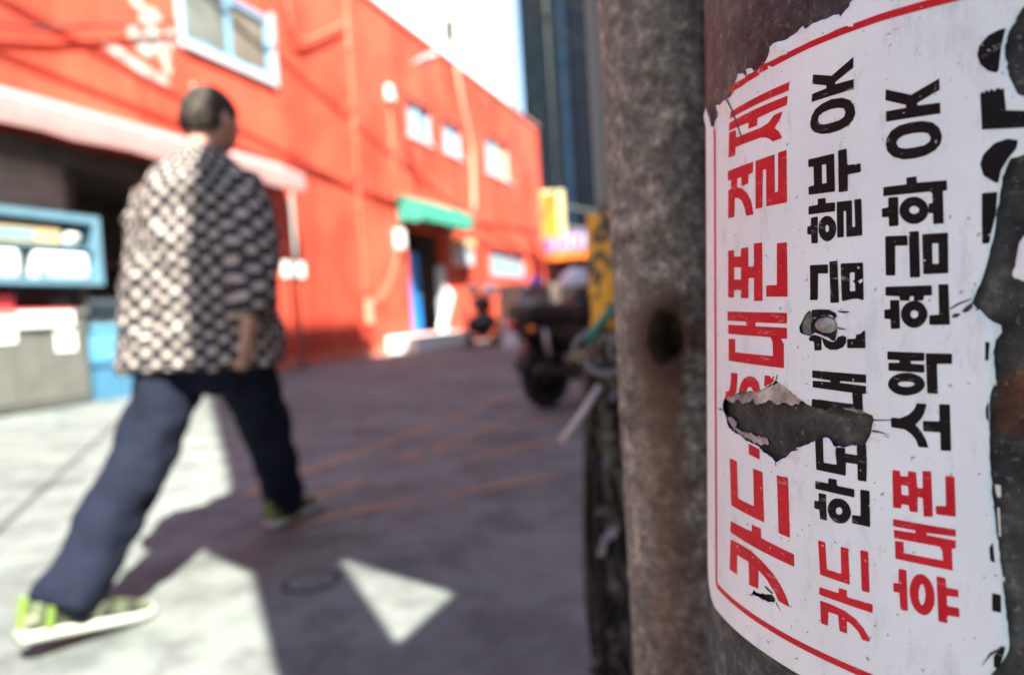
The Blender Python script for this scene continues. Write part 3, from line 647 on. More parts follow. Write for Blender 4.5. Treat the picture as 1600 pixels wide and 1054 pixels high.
# sticker artwork: outlines in millimetres on the unrolled pole surface (arc length, height)
DATA = (
    '{"glyph":[["r",[[[[-101.8,81.4],[-67.5,80.9],[-68.0,78.1],[-102.4,78.9]]],[[[-102.7,77.6],[-68.4,76.6],[-68.7,73.6],[-83.4,73.5],[-83.6,71.0],[-89.0,71.3],[-88.7,73.5],[-103.3,74.6]]],[[[-103.0,74.0],[-97.4,73.4],[-97.3,70.5],[-81.7,69.6],[-77.5,70.2],[-74.8,72.0],[-70.7,72.1],[-71.6,70.1],[-74.5,67.5],[-72.2,65.6],[-70.9,63.2],[-75.5,63.2],[-76.8,64.4],[-78.9,65.5],[-81.7,66.2],[-97.7,67.0],[-98.'
    '2,64.0],[-103.7,64.6]]]]],["r",[[[[-104.0,52.2],[-100.9,52.4],[-97.2,52.0],[-93.4,50.8],[-89.8,48.4],[-87.3,45.1],[-85.9,40.0],[-90.5,40.2],[-91.6,43.4],[-93.4,46.2],[-95.8,47.7],[-98.5,48.2],[-98.9,41.2],[-104.1,41.4]]],[[[-104.3,59.5],[-86.0,58.8],[-86.2,55.0],[-88.9,54.8],[-89.1,51.7],[-93.7,51.6],[-93.8,55.0],[-96.6,55.1],[-96.7,51.9],[-101.7,52.6],[-101.7,55.8],[-104.3,55.8]]],[[[-84.7,58.7],'
    '[-74.5,58.6],[-74.4,45.6],[-72.9,45.6],[-72.8,58.7],[-68.9,58.8],[-68.8,41.3],[-78.8,41.6],[-78.8,54.6],[-80.5,54.6],[-80.8,41.6],[-84.7,41.7]]]]],["r",[[[[-104.3,29.1],[-99.3,28.8],[-99.3,26.3],[-94.2,25.9],[-94.1,28.8],[-89.2,28.7],[-89.1,21.6],[-85.8,21.4],[-85.8,29.6],[-81.0,29.4],[-80.9,8.9],[-85.8,9.0],[-85.8,17.3],[-89.1,17.5],[-89.2,10.2],[-94.3,10.4],[-94.3,13.4],[-99.4,13.7],[-99.4,10.9]'
    ',[-104.5,11.2]],[[-99.3,22.3],[-94.2,21.8],[-94.2,17.3],[-99.3,17.7]]],[[[-73.5,28.2],[-68.9,28.0],[-68.6,9.8],[-79.0,10.3],[-78.9,14.2],[-73.6,14.0]]]]],["r",[[[[-105.1,5.8],[-68.9,4.4],[-68.9,0.8],[-84.9,1.4],[-84.9,0.0],[-68.9,-0.6],[-68.9,-4.3],[-71.7,-4.2],[-70.4,-6.0],[-70.3,-14.2],[-104.3,-13.1],[-104.2,-4.7],[-98.7,-4.7],[-98.7,-9.7],[-75.5,-10.3],[-75.7,-5.4],[-76.7,-3.8],[-104.6,-2.8],[-'
    '104.5,0.7],[-90.7,0.3],[-90.7,1.7],[-105.1,2.3]]]]],["r",[[[[-102.3,-17.6],[-96.9,-17.6],[-97.1,-24.1],[-98.5,-25.6],[-107.5,-28.1],[-106.6,-25.1],[-102.4,-24.7]]],[[[-95.3,-24.2],[-94.3,-21.4],[-92.4,-19.2],[-88.9,-18.0],[-85.6,-18.3],[-83.2,-19.8],[-82.3,-22.6],[-84.4,-23.6],[-86.7,-23.4],[-87.2,-22.2],[-88.5,-21.9],[-89.8,-22.5],[-90.4,-23.8]]],[[[-79.8,-17.2],[-74.6,-17.3],[-75.0,-19.1],[-80.3'
    ',-21.3]]]]],["r",[[[[-89.0,-42.6],[-82.6,-43.7],[-82.6,-47.3],[-89.0,-46.5]]]]],["r",[[[[-103.6,-50.6],[-97.6,-50.7],[-96.8,-64.5],[-86.2,-64.8],[-86.6,-51.2],[-81.2,-51.4],[-80.3,-69.0],[-102.4,-68.5]]],[[[-73.8,-51.0],[-68.6,-51.0],[-67.8,-70.9],[-73.0,-70.7]]]]],["r",[[[[-102.8,-74.7],[-87.5,-74.3],[-87.5,-71.7],[-82.2,-71.7],[-82.0,-75.0],[-66.1,-75.9],[-66.0,-80.0],[-103.4,-79.0]]],[[[-103.1,'
    '-81.8],[-95.1,-81.3],[-87.9,-81.5],[-81.7,-83.1],[-76.0,-85.4],[-72.1,-88.3],[-69.7,-91.0],[-67.9,-94.3],[-73.2,-94.0],[-75.0,-91.6],[-78.8,-88.7],[-83.6,-87.0],[-83.4,-93.7],[-89.1,-94.0],[-89.7,-86.0],[-97.7,-86.1],[-97.9,-93.6],[-104.1,-93.8]]]]],["b",[[[[-58.1,80.1],[-51.4,77.5],[-44.3,80.9],[-44.3,77.7],[-50.2,75.1],[-50.2,74.5],[-44.2,74.2],[-44.2,71.2],[-58.7,71.5],[-58.4,74.0],[-53.3,74.2]'
    ',[-53.3,75.1],[-58.4,77.2]]]]],["b",[[[[-59.2,65.0],[-58.7,67.0],[-57.2,68.9],[-54.7,69.9],[-51.5,70.3],[-47.9,69.7],[-45.3,68.2],[-44.0,66.0],[-43.7,63.7],[-44.5,61.9],[-46.1,60.7],[-48.8,60.0],[-51.9,59.9],[-55.0,60.4],[-57.7,61.7],[-59.0,63.4]],[[-56.3,65.0],[-56.0,66.2],[-54.5,67.0],[-51.9,67.3],[-49.2,67.0],[-47.4,66.3],[-46.9,65.0],[-47.2,63.8],[-48.8,63.1],[-51.5,63.0],[-54.3,63.2],[-55.7,6'
    '3.8]]]]],["b",[[[[-60.0,53.5],[-50.6,53.3],[-50.3,41.5],[-59.8,42.1],[-59.9,44.7],[-57.8,44.8],[-58.0,50.9],[-59.9,51.0]],[[-54.9,50.7],[-53.4,50.6],[-53.2,44.7],[-54.8,44.7]]],[[[-49.3,53.9],[-46.5,53.9],[-46.2,48.8],[-42.1,48.5],[-42.0,45.9],[-46.1,45.9],[-46.1,40.9],[-49.1,41.0]]]]],["b",[[[[-59.9,38.4],[-56.4,38.4],[-56.4,40.3],[-53.6,40.1],[-53.5,38.4],[-50.3,38.2],[-50.3,35.4],[-59.9,35.8]]]'
    ',[[[-59.0,34.7],[-56.4,34.7],[-56.4,26.3],[-58.8,26.4],[-58.9,29.3],[-60.4,29.5],[-60.4,32.0],[-59.0,32.1]]],[[[-49.9,30.0],[-50.0,29.1],[-50.2,28.4],[-50.6,27.6],[-51.1,27.1],[-51.6,26.7],[-52.3,26.5],[-53.0,26.4],[-53.7,26.6],[-54.4,27.0],[-55.0,27.6],[-55.5,28.2],[-55.9,29.1],[-56.1,29.9],[-56.2,30.8],[-56.1,31.7],[-55.9,32.5],[-55.5,33.2],[-55.0,33.8],[-54.4,34.2],[-53.7,34.4],[-53.0,34.4],[-5'
    '2.3,34.2],[-51.6,33.8],[-51.1,33.2],[-50.6,32.5],[-50.2,31.8],[-50.0,30.9]],[[-52.4,30.3],[-52.5,29.8],[-52.6,29.5],[-52.9,29.3],[-53.2,29.3],[-53.5,29.6],[-53.6,30.0],[-53.7,30.5],[-53.6,31.0],[-53.5,31.4],[-53.2,31.6],[-52.9,31.5],[-52.6,31.3],[-52.5,30.9]]],[[[-49.8,38.2],[-44.8,37.9],[-44.7,29.8],[-43.8,29.7],[-44.1,38.0],[-41.9,37.9],[-41.6,26.9],[-46.6,27.0],[-46.7,35.0],[-47.5,35.1],[-47.4,'
    '27.1],[-49.6,27.2]]]]],["b",[[[[-59.4,19.5],[-52.8,19.2],[-52.7,16.4],[-56.3,16.6],[-56.4,8.2],[-59.2,8.3]]],[[[-52.3,20.0],[-49.5,20.1],[-49.0,7.1],[-51.9,7.1]]],[[[-48.5,19.1],[-41.4,18.8],[-41.2,7.6],[-41.6,7.6],[-43.2,8.1],[-44.9,8.0],[-47.7,7.5],[-48.1,7.8]],[[-45.5,16.1],[-44.0,16.1],[-44.0,13.7],[-44.8,13.4],[-43.9,12.9],[-43.8,10.4],[-45.5,10.4]],[[-43.3,17.3],[-42.6,17.7],[-42.3,17.2],[-4'
    '2.9,17.0]],[[-43.0,13.3],[-41.6,14.1],[-41.4,13.4],[-42.2,12.5]]]]],["b",[[[[-58.9,5.1],[-55.8,5.2],[-52.5,5.0],[-50.0,4.0],[-49.3,3.0],[-50.0,2.2],[-51.5,3.3],[-54.9,3.3],[-58.3,2.5]]],[[[-49.5,4.7],[-45.4,4.2],[-45.6,4.0],[-47.3,3.8],[-48.8,4.2]]],[[[-59.8,-3.6],[-57.8,-2.8],[-55.1,-3.6],[-55.0,-7.7],[-57.7,-7.9],[-57.9,-5.0],[-59.8,-4.8]]],[[[-55.0,-3.6],[-53.0,-4.5],[-51.1,-5.1],[-50.0,-4.7],['
    '-49.3,-3.5],[-47.7,-3.0],[-46.6,-3.5],[-46.7,-5.2],[-47.7,-6.7],[-49.7,-7.5],[-52.0,-7.5],[-53.7,-6.6],[-54.6,-5.1]]],[[[-46.4,-4.1],[-43.7,-4.0],[-43.6,-2.8],[-42.0,-2.4],[-41.6,-1.8],[-40.8,-1.4],[-40.7,-6.8],[-46.4,-6.9]]]]],["b",[[[[-58.6,-14.3],[-40.5,-14.7],[-40.5,-17.2],[-48.6,-17.1],[-48.8,-17.6],[-40.5,-18.1],[-40.5,-20.4],[-41.6,-20.5],[-41.3,-25.5],[-45.0,-25.2],[-48.4,-25.3],[-51.1,-25'
    '.1],[-53.5,-26.7],[-58.3,-25.9],[-58.3,-23.4],[-44.3,-23.8],[-44.7,-20.4],[-58.4,-19.7],[-58.4,-17.6],[-52.0,-17.6],[-52.0,-17.1],[-58.6,-16.6]]]]],["b",[[[[-57.6,-36.3],[-54.7,-35.5],[-54.4,-43.3],[-49.9,-43.2],[-50.0,-37.7],[-47.0,-37.5],[-46.9,-39.2],[-43.2,-39.2],[-43.1,-36.1],[-40.2,-35.4],[-40.4,-46.7],[-43.1,-46.8],[-43.2,-41.9],[-46.8,-42.0],[-46.9,-46.1],[-57.1,-46.0]]]]],["b",[[[[-57.5,-'
    '49.6],[-52.8,-49.6],[-52.8,-47.9],[-49.9,-47.8],[-49.8,-49.7],[-44.1,-49.7],[-44.1,-52.2],[-57.5,-52.2]]],[[[-56.3,-53.3],[-53.6,-53.2],[-53.3,-61.5],[-55.8,-61.5],[-56.0,-58.6],[-57.9,-58.6],[-57.9,-56.1],[-56.2,-55.9]]],[[[-45.2,-56.6],[-45.2,-57.4],[-45.4,-58.3],[-45.8,-59.1],[-46.3,-59.8],[-46.9,-60.5],[-47.7,-60.9],[-48.5,-61.2],[-49.4,-61.3],[-50.2,-61.3],[-51.0,-61.0],[-51.8,-60.5],[-52.3,-'
    '59.9],[-52.7,-59.1],[-53.0,-58.3],[-53.0,-57.4],[-52.8,-56.5],[-52.4,-55.7],[-51.9,-54.9],[-51.2,-54.3],[-50.4,-53.8],[-49.5,-53.6],[-48.6,-53.5],[-47.8,-53.6],[-47.0,-53.9],[-46.4,-54.4],[-45.8,-55.0],[-45.5,-55.7]],[[-48.0,-57.2],[-48.1,-57.6],[-48.3,-58.1],[-48.7,-58.4],[-49.1,-58.6],[-49.5,-58.6],[-49.9,-58.4],[-50.1,-58.1],[-50.2,-57.7],[-50.1,-57.2],[-49.9,-56.8],[-49.5,-56.4],[-49.1,-56.3],'
    '[-48.7,-56.2],[-48.3,-56.4],[-48.1,-56.8]]],[[[-42.3,-49.4],[-39.5,-49.3],[-39.3,-60.1],[-44.9,-60.2],[-44.9,-57.7],[-42.2,-57.4]]]]],["r",[[[[-56.5,-68.5],[-53.9,-68.5],[-53.3,-76.9],[-48.4,-76.8],[-48.6,-68.4],[-46.1,-68.3],[-45.6,-79.3],[-55.8,-79.3]]],[[[-42.3,-67.7],[-39.9,-67.6],[-39.5,-79.8],[-41.9,-79.9]]]]],["r",[[[[-56.1,-83.4],[-49.3,-83.1],[-49.2,-81.4],[-46.6,-81.3],[-46.5,-83.4],[-38'
    '.6,-83.0],[-38.6,-85.6],[-56.1,-85.8]]],[[[-55.8,-87.6],[-51.7,-87.5],[-47.2,-87.9],[-43.8,-89.2],[-41.3,-91.2],[-39.9,-93.1],[-39.3,-94.5],[-41.7,-94.8],[-42.9,-92.8],[-45.0,-91.3],[-46.6,-90.8],[-46.5,-94.7],[-49.0,-94.8],[-49.5,-90.0],[-52.8,-90.2],[-53.0,-94.7],[-55.5,-94.8]]]]],["b",[[[[-34.8,68.4],[-28.0,65.0],[-21.0,67.7],[-20.9,64.5],[-26.4,62.3],[-26.4,61.6],[-20.8,61.0],[-20.7,58.0],[-34'
    '.7,59.0],[-34.8,62.0],[-29.3,61.7],[-29.4,62.5],[-34.9,65.3]]]]],["b",[[[[-34.8,52.7],[-34.5,54.4],[-33.3,56.1],[-31.1,57.1],[-28.3,57.3],[-25.2,57.0],[-22.6,56.0],[-21.0,54.2],[-20.3,51.9],[-20.6,49.8],[-21.9,48.2],[-24.2,47.2],[-26.9,46.9],[-30.1,47.2],[-32.8,48.5],[-34.4,50.5]],[[-31.9,52.3],[-31.5,53.2],[-30.1,54.0],[-27.6,54.1],[-25.2,53.8],[-23.7,53.2],[-23.1,51.9],[-23.3,50.9],[-24.6,50.1],'
    '[-27.3,50.0],[-29.7,50.2],[-31.3,50.9]]]]],["b",[[[[-35.5,40.2],[-29.2,40.0],[-29.2,41.9],[-26.6,41.8],[-26.5,40.0],[-19.2,39.5],[-19.1,36.8],[-20.1,36.7],[-19.9,27.8],[-22.4,27.9],[-22.5,30.9],[-23.6,31.1],[-23.6,33.7],[-22.6,33.8],[-22.7,36.4],[-23.3,37.0],[-35.5,37.6]]],[[[-34.1,37.0],[-31.4,36.8],[-31.3,28.5],[-33.9,28.6],[-34.0,31.4],[-35.9,31.5],[-35.9,34.1],[-34.1,34.2]]],[[[-23.6,31.9],[-2'
    '3.7,31.0],[-24.0,30.3],[-24.4,29.6],[-25.0,29.1],[-25.7,28.7],[-26.4,28.5],[-27.3,28.5],[-28.1,28.7],[-28.9,29.1],[-29.6,29.6],[-30.2,30.3],[-30.7,31.1],[-31.0,32.0],[-31.1,32.9],[-31.0,33.7],[-30.7,34.5],[-30.2,35.2],[-29.6,35.7],[-28.9,36.1],[-28.1,36.2],[-27.3,36.2],[-26.4,36.0],[-25.7,35.6],[-25.0,35.0],[-24.4,34.4],[-24.0,33.6],[-23.7,32.7]],[[-25.9,32.3],[-26.0,31.9],[-26.3,31.5],[-26.7,31.4'
    '],[-27.2,31.3],[-27.7,31.5],[-28.1,31.8],[-28.4,32.2],[-28.5,32.6],[-28.4,33.1],[-28.1,33.4],[-27.7,33.6],[-27.2,33.6],[-26.7,33.4],[-26.3,33.1],[-26.0,32.7]]]]],["b",[[[[-35.0,25.9],[-29.0,25.5],[-28.8,22.6],[-32.2,22.9],[-32.2,14.3],[-34.8,14.5]]],[[[-28.6,26.5],[-26.0,26.4],[-25.7,13.4],[-28.3,13.5]]],[[[-25.2,25.4],[-18.9,25.2],[-18.8,14.1],[-24.9,14.2]],[[-22.7,22.6],[-21.2,22.5],[-21.1,16.9]'
    ',[-22.6,16.9]]]]],["b",[[[[-34.9,11.2],[-22.8,11.0],[-22.7,8.2],[-24.8,8.2],[-24.8,6.9],[-27.3,6.8],[-27.3,8.2],[-28.4,8.1],[-28.4,6.9],[-30.9,7.0],[-31.1,8.3],[-34.9,8.6]]],[[[-33.6,7.3],[-31.1,7.2],[-30.9,-1.0],[-33.4,-1.1],[-33.5,1.8],[-35.2,1.9],[-35.2,4.6],[-33.6,4.6]]],[[[-23.8,3.0],[-23.9,2.2],[-24.2,1.4],[-24.6,0.7],[-25.1,0.1],[-25.7,-0.4],[-26.4,-0.7],[-27.2,-0.8],[-27.9,-0.7],[-28.7,-0.'
    '4],[-29.3,0.1],[-29.9,0.7],[-30.3,1.4],[-30.6,2.3],[-30.7,3.1],[-30.6,4.0],[-30.3,4.8],[-29.9,5.5],[-29.3,6.1],[-28.7,6.5],[-27.9,6.8],[-27.2,6.9],[-26.4,6.8],[-25.7,6.5],[-25.1,6.0],[-24.6,5.4],[-24.2,4.6],[-23.9,3.8]],[[-26.2,3.0],[-26.2,2.6],[-26.5,2.2],[-26.8,2.0],[-27.2,1.9],[-27.6,2.0],[-27.9,2.3],[-28.1,2.6],[-28.2,3.1],[-28.1,3.5],[-27.9,3.9],[-27.6,4.1],[-27.2,4.2],[-26.8,4.1],[-26.5,3.9]'
    ',[-26.2,3.5]]],[[[-21.2,11.2],[-18.8,11.1],[-18.5,2.5],[-18.4,-0.0],[-23.4,0.0],[-23.4,2.7],[-21.0,2.8]]]]],["b",[[[[-34.4,-7.6],[-24.6,-7.8],[-24.6,-10.1],[-28.1,-10.2],[-28.1,-10.9],[-24.6,-11.1],[-24.6,-13.4],[-34.1,-13.2],[-34.1,-10.9],[-31.1,-10.8],[-31.1,-10.1],[-34.4,-10.0]]],[[[-24.5,-16.6],[-24.6,-17.3],[-25.0,-18.0],[-25.5,-18.6],[-26.3,-19.2],[-27.2,-19.6],[-28.2,-19.9],[-29.2,-20.1],[-'
    '30.3,-20.1],[-31.4,-19.9],[-32.3,-19.6],[-33.1,-19.1],[-33.7,-18.5],[-34.1,-17.9],[-34.2,-17.1],[-34.1,-16.4],[-33.7,-15.7],[-33.1,-15.0],[-32.3,-14.4],[-31.4,-14.0],[-30.3,-13.7],[-29.2,-13.6],[-28.2,-13.6],[-27.2,-13.8],[-26.3,-14.2],[-25.5,-14.6],[-25.0,-15.2],[-24.6,-15.9]],[[-27.1,-16.7],[-27.2,-17.0],[-27.6,-17.2],[-28.2,-17.4],[-28.9,-17.6],[-29.7,-17.6],[-30.4,-17.6],[-31.0,-17.4],[-31.4,-'
    '17.2],[-31.5,-17.0],[-31.4,-16.7],[-31.0,-16.4],[-30.4,-16.2],[-29.7,-16.1],[-28.9,-16.1],[-28.2,-16.1],[-27.6,-16.2],[-27.2,-16.5]]],[[[-24.3,-7.9],[-17.9,-7.9],[-17.9,-10.7],[-21.5,-10.8],[-21.3,-19.1],[-23.9,-19.1]]]]],["b",[[[[-33.4,-26.8],[-30.8,-26.7],[-28.6,-25.5],[-27.2,-23.9],[-26.6,-22.1],[-24.0,-22.1],[-24.5,-24.4],[-25.5,-26.5],[-26.9,-28.2],[-25.5,-29.7],[-24.2,-32.2],[-23.6,-34.3],[-'
    '26.1,-34.4],[-26.7,-32.5],[-27.9,-31.0],[-29.7,-29.8],[-33.3,-29.6]]],[[[-25.0,-26.9],[-20.9,-26.7],[-21.0,-21.9],[-18.4,-21.8],[-18.1,-34.5],[-20.6,-34.7],[-20.7,-29.7],[-24.9,-29.8]]]]],["r",[[[[-33.0,-42.0],[-30.9,-41.9],[-30.8,-43.4],[-28.8,-43.2],[-28.8,-41.6],[-26.7,-41.6],[-26.4,-46.0],[-25.0,-46.0],[-25.1,-41.0],[-22.9,-40.8],[-22.5,-53.5],[-24.8,-53.8],[-25.0,-48.6],[-26.3,-48.6],[-26.3,-'
    '53.0],[-28.4,-53.1],[-28.6,-51.4],[-30.5,-51.4],[-30.6,-52.7],[-32.8,-52.9]],[[-30.6,-45.9],[-28.8,-45.9],[-28.6,-48.7],[-30.5,-48.7]]],[[[-19.5,-41.5],[-17.3,-41.5],[-17.0,-52.4],[-21.7,-52.6],[-21.8,-50.3],[-19.3,-49.9]]]]],["r",[[[[-32.8,-56.2],[-17.0,-55.9],[-17.0,-57.8],[-24.0,-58.3],[-24.0,-58.9],[-17.0,-58.9],[-17.0,-61.1],[-17.9,-61.3],[-17.7,-67.3],[-32.2,-67.6],[-32.3,-62.5],[-30.0,-62.2'
    '],[-29.9,-65.4],[-20.0,-65.1],[-20.2,-62.4],[-20.9,-61.4],[-32.5,-61.7],[-32.6,-59.3],[-26.9,-59.0],[-26.9,-58.2],[-32.8,-58.3]]]]],["r",[[[[-31.3,-70.3],[-29.2,-70.1],[-28.8,-81.8],[-30.8,-82.1],[-31.1,-77.2],[-32.7,-77.4],[-32.8,-74.8],[-31.3,-74.6]]],[[[-22.1,-75.1],[-22.0,-76.4],[-22.1,-77.6],[-22.4,-78.8],[-22.8,-79.8],[-23.3,-80.7],[-23.9,-81.3],[-24.6,-81.7],[-25.3,-81.7],[-26.0,-81.5],[-26'
    '.7,-81.0],[-27.3,-80.3],[-27.8,-79.3],[-28.1,-78.2],[-28.3,-76.9],[-28.4,-75.6],[-28.2,-74.3],[-27.9,-73.1],[-27.5,-72.1],[-27.0,-71.2],[-26.4,-70.6],[-25.7,-70.3],[-24.9,-70.2],[-24.3,-70.5],[-23.6,-71.0],[-23.0,-71.8],[-22.6,-72.7],[-22.2,-73.9]],[[-24.3,-75.8],[-24.4,-76.8],[-24.5,-77.7],[-24.8,-78.5],[-25.0,-78.9],[-25.3,-79.0],[-25.6,-78.7],[-25.8,-78.1],[-26.0,-77.3],[-26.0,-76.2],[-26.0,-75'
    '.2],[-25.8,-74.2],[-25.6,-73.5],[-25.3,-73.1],[-25.0,-73.0],[-24.8,-73.3],[-24.5,-73.9],[-24.4,-74.7]]],[[[-21.6,-69.8],[-19.4,-69.8],[-19.2,-72.4],[-16.4,-72.2],[-16.3,-74.3],[-19.1,-74.6],[-19.0,-77.4],[-16.2,-77.2],[-16.1,-79.7],[-18.9,-80.0],[-18.9,-82.2],[-21.1,-82.3]]]]],["b",[[[[-6.1,76.9],[-7.5,76.8],[-9.9,76.0],[-11.8,74.0],[-12.3,71.6],[-11.6,68.9],[-9.9,66.8],[-8.2,65.8],[-7.6,66.3],[-7'
    '.0,72.3]]]]],["b",[[[[-11.6,61.0],[-11.1,61.7],[-10.7,61.1],[-10.3,62.0],[-9.7,61.2],[-9.2,62.0],[-8.5,61.1],[-7.8,61.9],[-7.1,61.2],[-6.5,61.5],[-6.0,55.6],[-2.3,54.7],[0.7,54.1],[0.7,50.1],[-2.3,50.4],[-11.2,51.6]]]]],["b",[[[[-3.5,47.4],[-5.8,48.2],[-8.5,47.5],[-10.9,45.0],[-11.6,42.6],[-10.9,39.5],[-8.5,37.3],[-7.6,37.0],[-7.0,40.2],[-5.4,43.2],[-3.8,45.4]]]]],["b",[[[[-11.2,34.8],[-7.8,34.7],'
    '[-8.1,28.8],[-9.1,24.3],[-9.5,21.4],[-11.1,21.4]]]]],["b",[[[[-10.4,-4.5],[-9.4,-4.7],[-9.7,-9.8],[-10.4,-9.3]]]]],["b",[[[[-9.7,-20.3],[-10.3,-22.3],[-10.2,-24.6],[-9.5,-26.0]]]]],["b",[[[[-8.6,-57.5],[-9.4,-59.2],[-9.2,-62.5],[-8.2,-63.0]]]]],["b",[[[[-8.8,-71.1],[-6.9,-71.1],[-6.8,-75.8],[-8.8,-75.9]]]]],["b",[[[[-5.8,-84.6],[-6.8,-84.5],[-8.4,-87.8],[-8.4,-90.7],[-7.2,-90.8]]]]]],"holes":{"big'
    '":[[-109.6,-32.5],[-107.9,-28.2],[-97.8,-25.2],[-92.9,-23.7],[-84.4,-23.4],[-81.4,-22.2],[-79.2,-20.9],[-73.5,-18.6],[-68.3,-21.4],[-63.2,-24.1],[-65.0,-23.4],[-62.3,-24.4],[-58.4,-25.7],[-53.9,-26.5],[-52.8,-26.1],[-51.1,-24.8],[-48.2,-24.8],[-45.0,-24.9],[-41.6,-25.6],[-40.0,-26.3],[-38.5,-26.7],[-38.0,-28.1],[-38.5,-29.5],[-38.3,-29.0],[-38.6,-30.2],[-39.3,-33.1],[-40.4,-35.5],[-43.1,-36.3],[-4'
    '5.0,-36.4],[-47.1,-37.4],[-51.1,-37.5],[-51.8,-36.2],[-52.9,-35.2],[-57.6,-36.5],[-58.1,-37.3],[-62.1,-39.1],[-65.4,-40.7],[-62.7,-39.8],[-66.0,-41.4],[-70.7,-44.7],[-74.2,-46.7],[-78.6,-44.5],[-84.5,-42.6],[-92.1,-41.4],[-101.0,-39.8],[-105.7,-37.3],[-107.6,-34.4]],"bubble":[[-63.0,0.9],[-62.2,2.2],[-60.9,4.1],[-59.6,5.0],[-58.6,4.0],[-58.2,2.3],[-56.8,2.9],[-53.0,3.3],[-50.2,2.4],[-49.4,0.5],[-4'
    '9.6,-1.9],[-50.0,-3.6],[-50.1,-4.7],[-51.3,-4.7],[-53.0,-3.6],[-55.4,-2.8],[-57.8,-2.2],[-59.1,-3.3],[-60.9,-3.0],[-63.0,-2.2],[-63.6,-0.4]],"small":[[-86.0,-94.8],[-84.8,-95.4],[-81.7,-94.7],[-76.4,-93.0],[-75.4,-93.6],[-74.7,-94.5],[-75.4,-95.5],[-78.1,-96.4],[-81.3,-96.8],[-84.8,-96.7],[-87.2,-97.0]],"topright":[[-2.4,81.5],[-3.2,80.1],[-4.8,77.0],[-5.8,74.4],[-6.3,71.2],[-6.1,68.8],[-5.5,64.5]'
    ',[-4.5,61.8],[-3.5,59.1],[-2.3,58.2],[0.1,58.4],[1.3,70.1],[0.0,79.2]]},"out":[[-137.3,89.9],[-135.4,92.3],[-129.6,91.5],[-126.7,86.0],[-123.0,81.8],[-115.0,80.2],[-113.5,83.2],[-114.5,87.8],[-108.9,87.0],[-103.7,86.8],[-100.7,87.6],[-98.5,90.1],[-96.3,92.0],[-95.1,93.4],[-92.7,92.7],[-90.6,91.1],[-89.3,90.4],[-89.3,92.9],[-87.1,92.5],[-85.8,91.1],[-85.2,88.9],[-83.6,89.6],[-81.6,90.1],[-79.9,89.2'
    '],[-78.6,90.9],[-77.4,93.4],[-76.3,95.7],[-73.8,95.8],[-68.7,95.4],[-64.0,95.9],[-61.2,96.5],[-60.7,95.3],[-56.1,95.8],[-50.8,96.0],[-48.9,95.4],[-48.4,94.2],[-46.6,95.7],[-45.5,96.4],[-45.4,97.6],[-44.4,98.1]],"right":[[-0.5,44.0],[-2.3,43.5],[-3.6,43.1],[-5.1,43.0],[-5.9,40.8],[-6.8,38.3],[-7.1,35.2],[-7.4,32.0],[-8.1,28.8],[-8.4,24.2],[-9.1,21.0],[-9.8,17.3],[-10.6,14.0],[-11.5,10.7],[-12.9,7.2'
    '],[-13.4,5.8],[-12.2,4.3],[-12.7,3.7],[-11.5,4.0],[-10.1,2.0],[-8.9,0.8],[-7.0,-0.2],[-6.8,-2.1],[-8.1,-4.0],[-8.7,-7.3],[-8.5,-10.2],[-8.1,-14.9],[-9.0,-17.4],[-9.3,-18.8],[-9.4,-23.6],[-9.5,-30.4],[-9.2,-38.0],[-8.8,-45.6],[-8.0,-54.1],[-7.4,-58.8],[-6.9,-63.4],[-6.1,-72.8],[-5.1,-83.0],[-5.3,-85.4],[-6.8,-89.2],[-9.2,-93.3]],"island":[[-1.1,23.1],[-2.2,22.8],[-3.2,21.0],[-3.7,17.6],[-4.7,12.9],'
    '[-4.2,11.9],[-3.4,11.7],[-2.2,11.0],[-0.8,10.6]],"chips":[[[-8.7,-14.8],[-7.9,-14.9],[-8.0,-16.1],[-8.5,-16.1]],[[-8.3,-42.2],[-7.0,-42.3],[-6.9,-45.3],[-7.7,-45.6],[-8.1,-44.1]],[[-7.7,-48.1],[-7.2,-48.2],[-6.9,-55.6],[-7.4,-55.9]],[[-6.7,-66.3],[-6.1,-66.3],[-6.1,-67.5],[-6.5,-67.7]]],"res":[[[-108.2,-28.4],[-97.8,-25.3],[-92.9,-23.8],[-84.4,-23.5],[-79.2,-21.0],[-73.5,-18.8],[-68.3,-21.5],[-62.'
    '9,-24.3],[-64.8,-26.0],[-68.3,-26.6],[-70.7,-25.9],[-74.5,-27.0],[-77.8,-25.7],[-81.4,-27.0],[-85.2,-28.3],[-87.7,-26.2],[-92.0,-28.1],[-94.8,-28.9],[-97.8,-27.2],[-103.2,-29.3]],[[-106.9,-34.9],[-103.3,-34.9],[-98.9,-35.9],[-100.0,-38.6],[-93.9,-39.0],[-88.6,-38.9],[-83.0,-39.5],[-79.3,-39.4],[-78.6,-41.2],[-83.0,-42.4],[-86.1,-41.9],[-92.1,-41.2],[-100.8,-39.6],[-105.5,-37.2]],[[-62.9,0.9],[-62.'
    '1,2.1],[-60.8,4.0],[-59.6,4.8],[-58.8,3.8],[-58.9,1.5],[-59.6,-1.1],[-59.1,-3.0],[-60.9,-2.8],[-62.9,-2.1],[-63.4,-0.4]],[[-49.3,-24.9],[-48.0,-24.9],[-45.0,-25.1],[-41.6,-25.8],[-40.8,-26.4],[-43.7,-26.6],[-45.8,-26.0],[-47.5,-25.8]]],"lump":[[[-49.7,0.2],[-49.9,-0.5],[-50.2,-1.1],[-50.9,-1.6],[-51.7,-2.0],[-52.6,-2.3],[-53.7,-2.4],[-54.7,-2.3],[-55.7,-2.0],[-56.6,-1.6],[-57.2,-1.1],[-57.7,-0.4],'
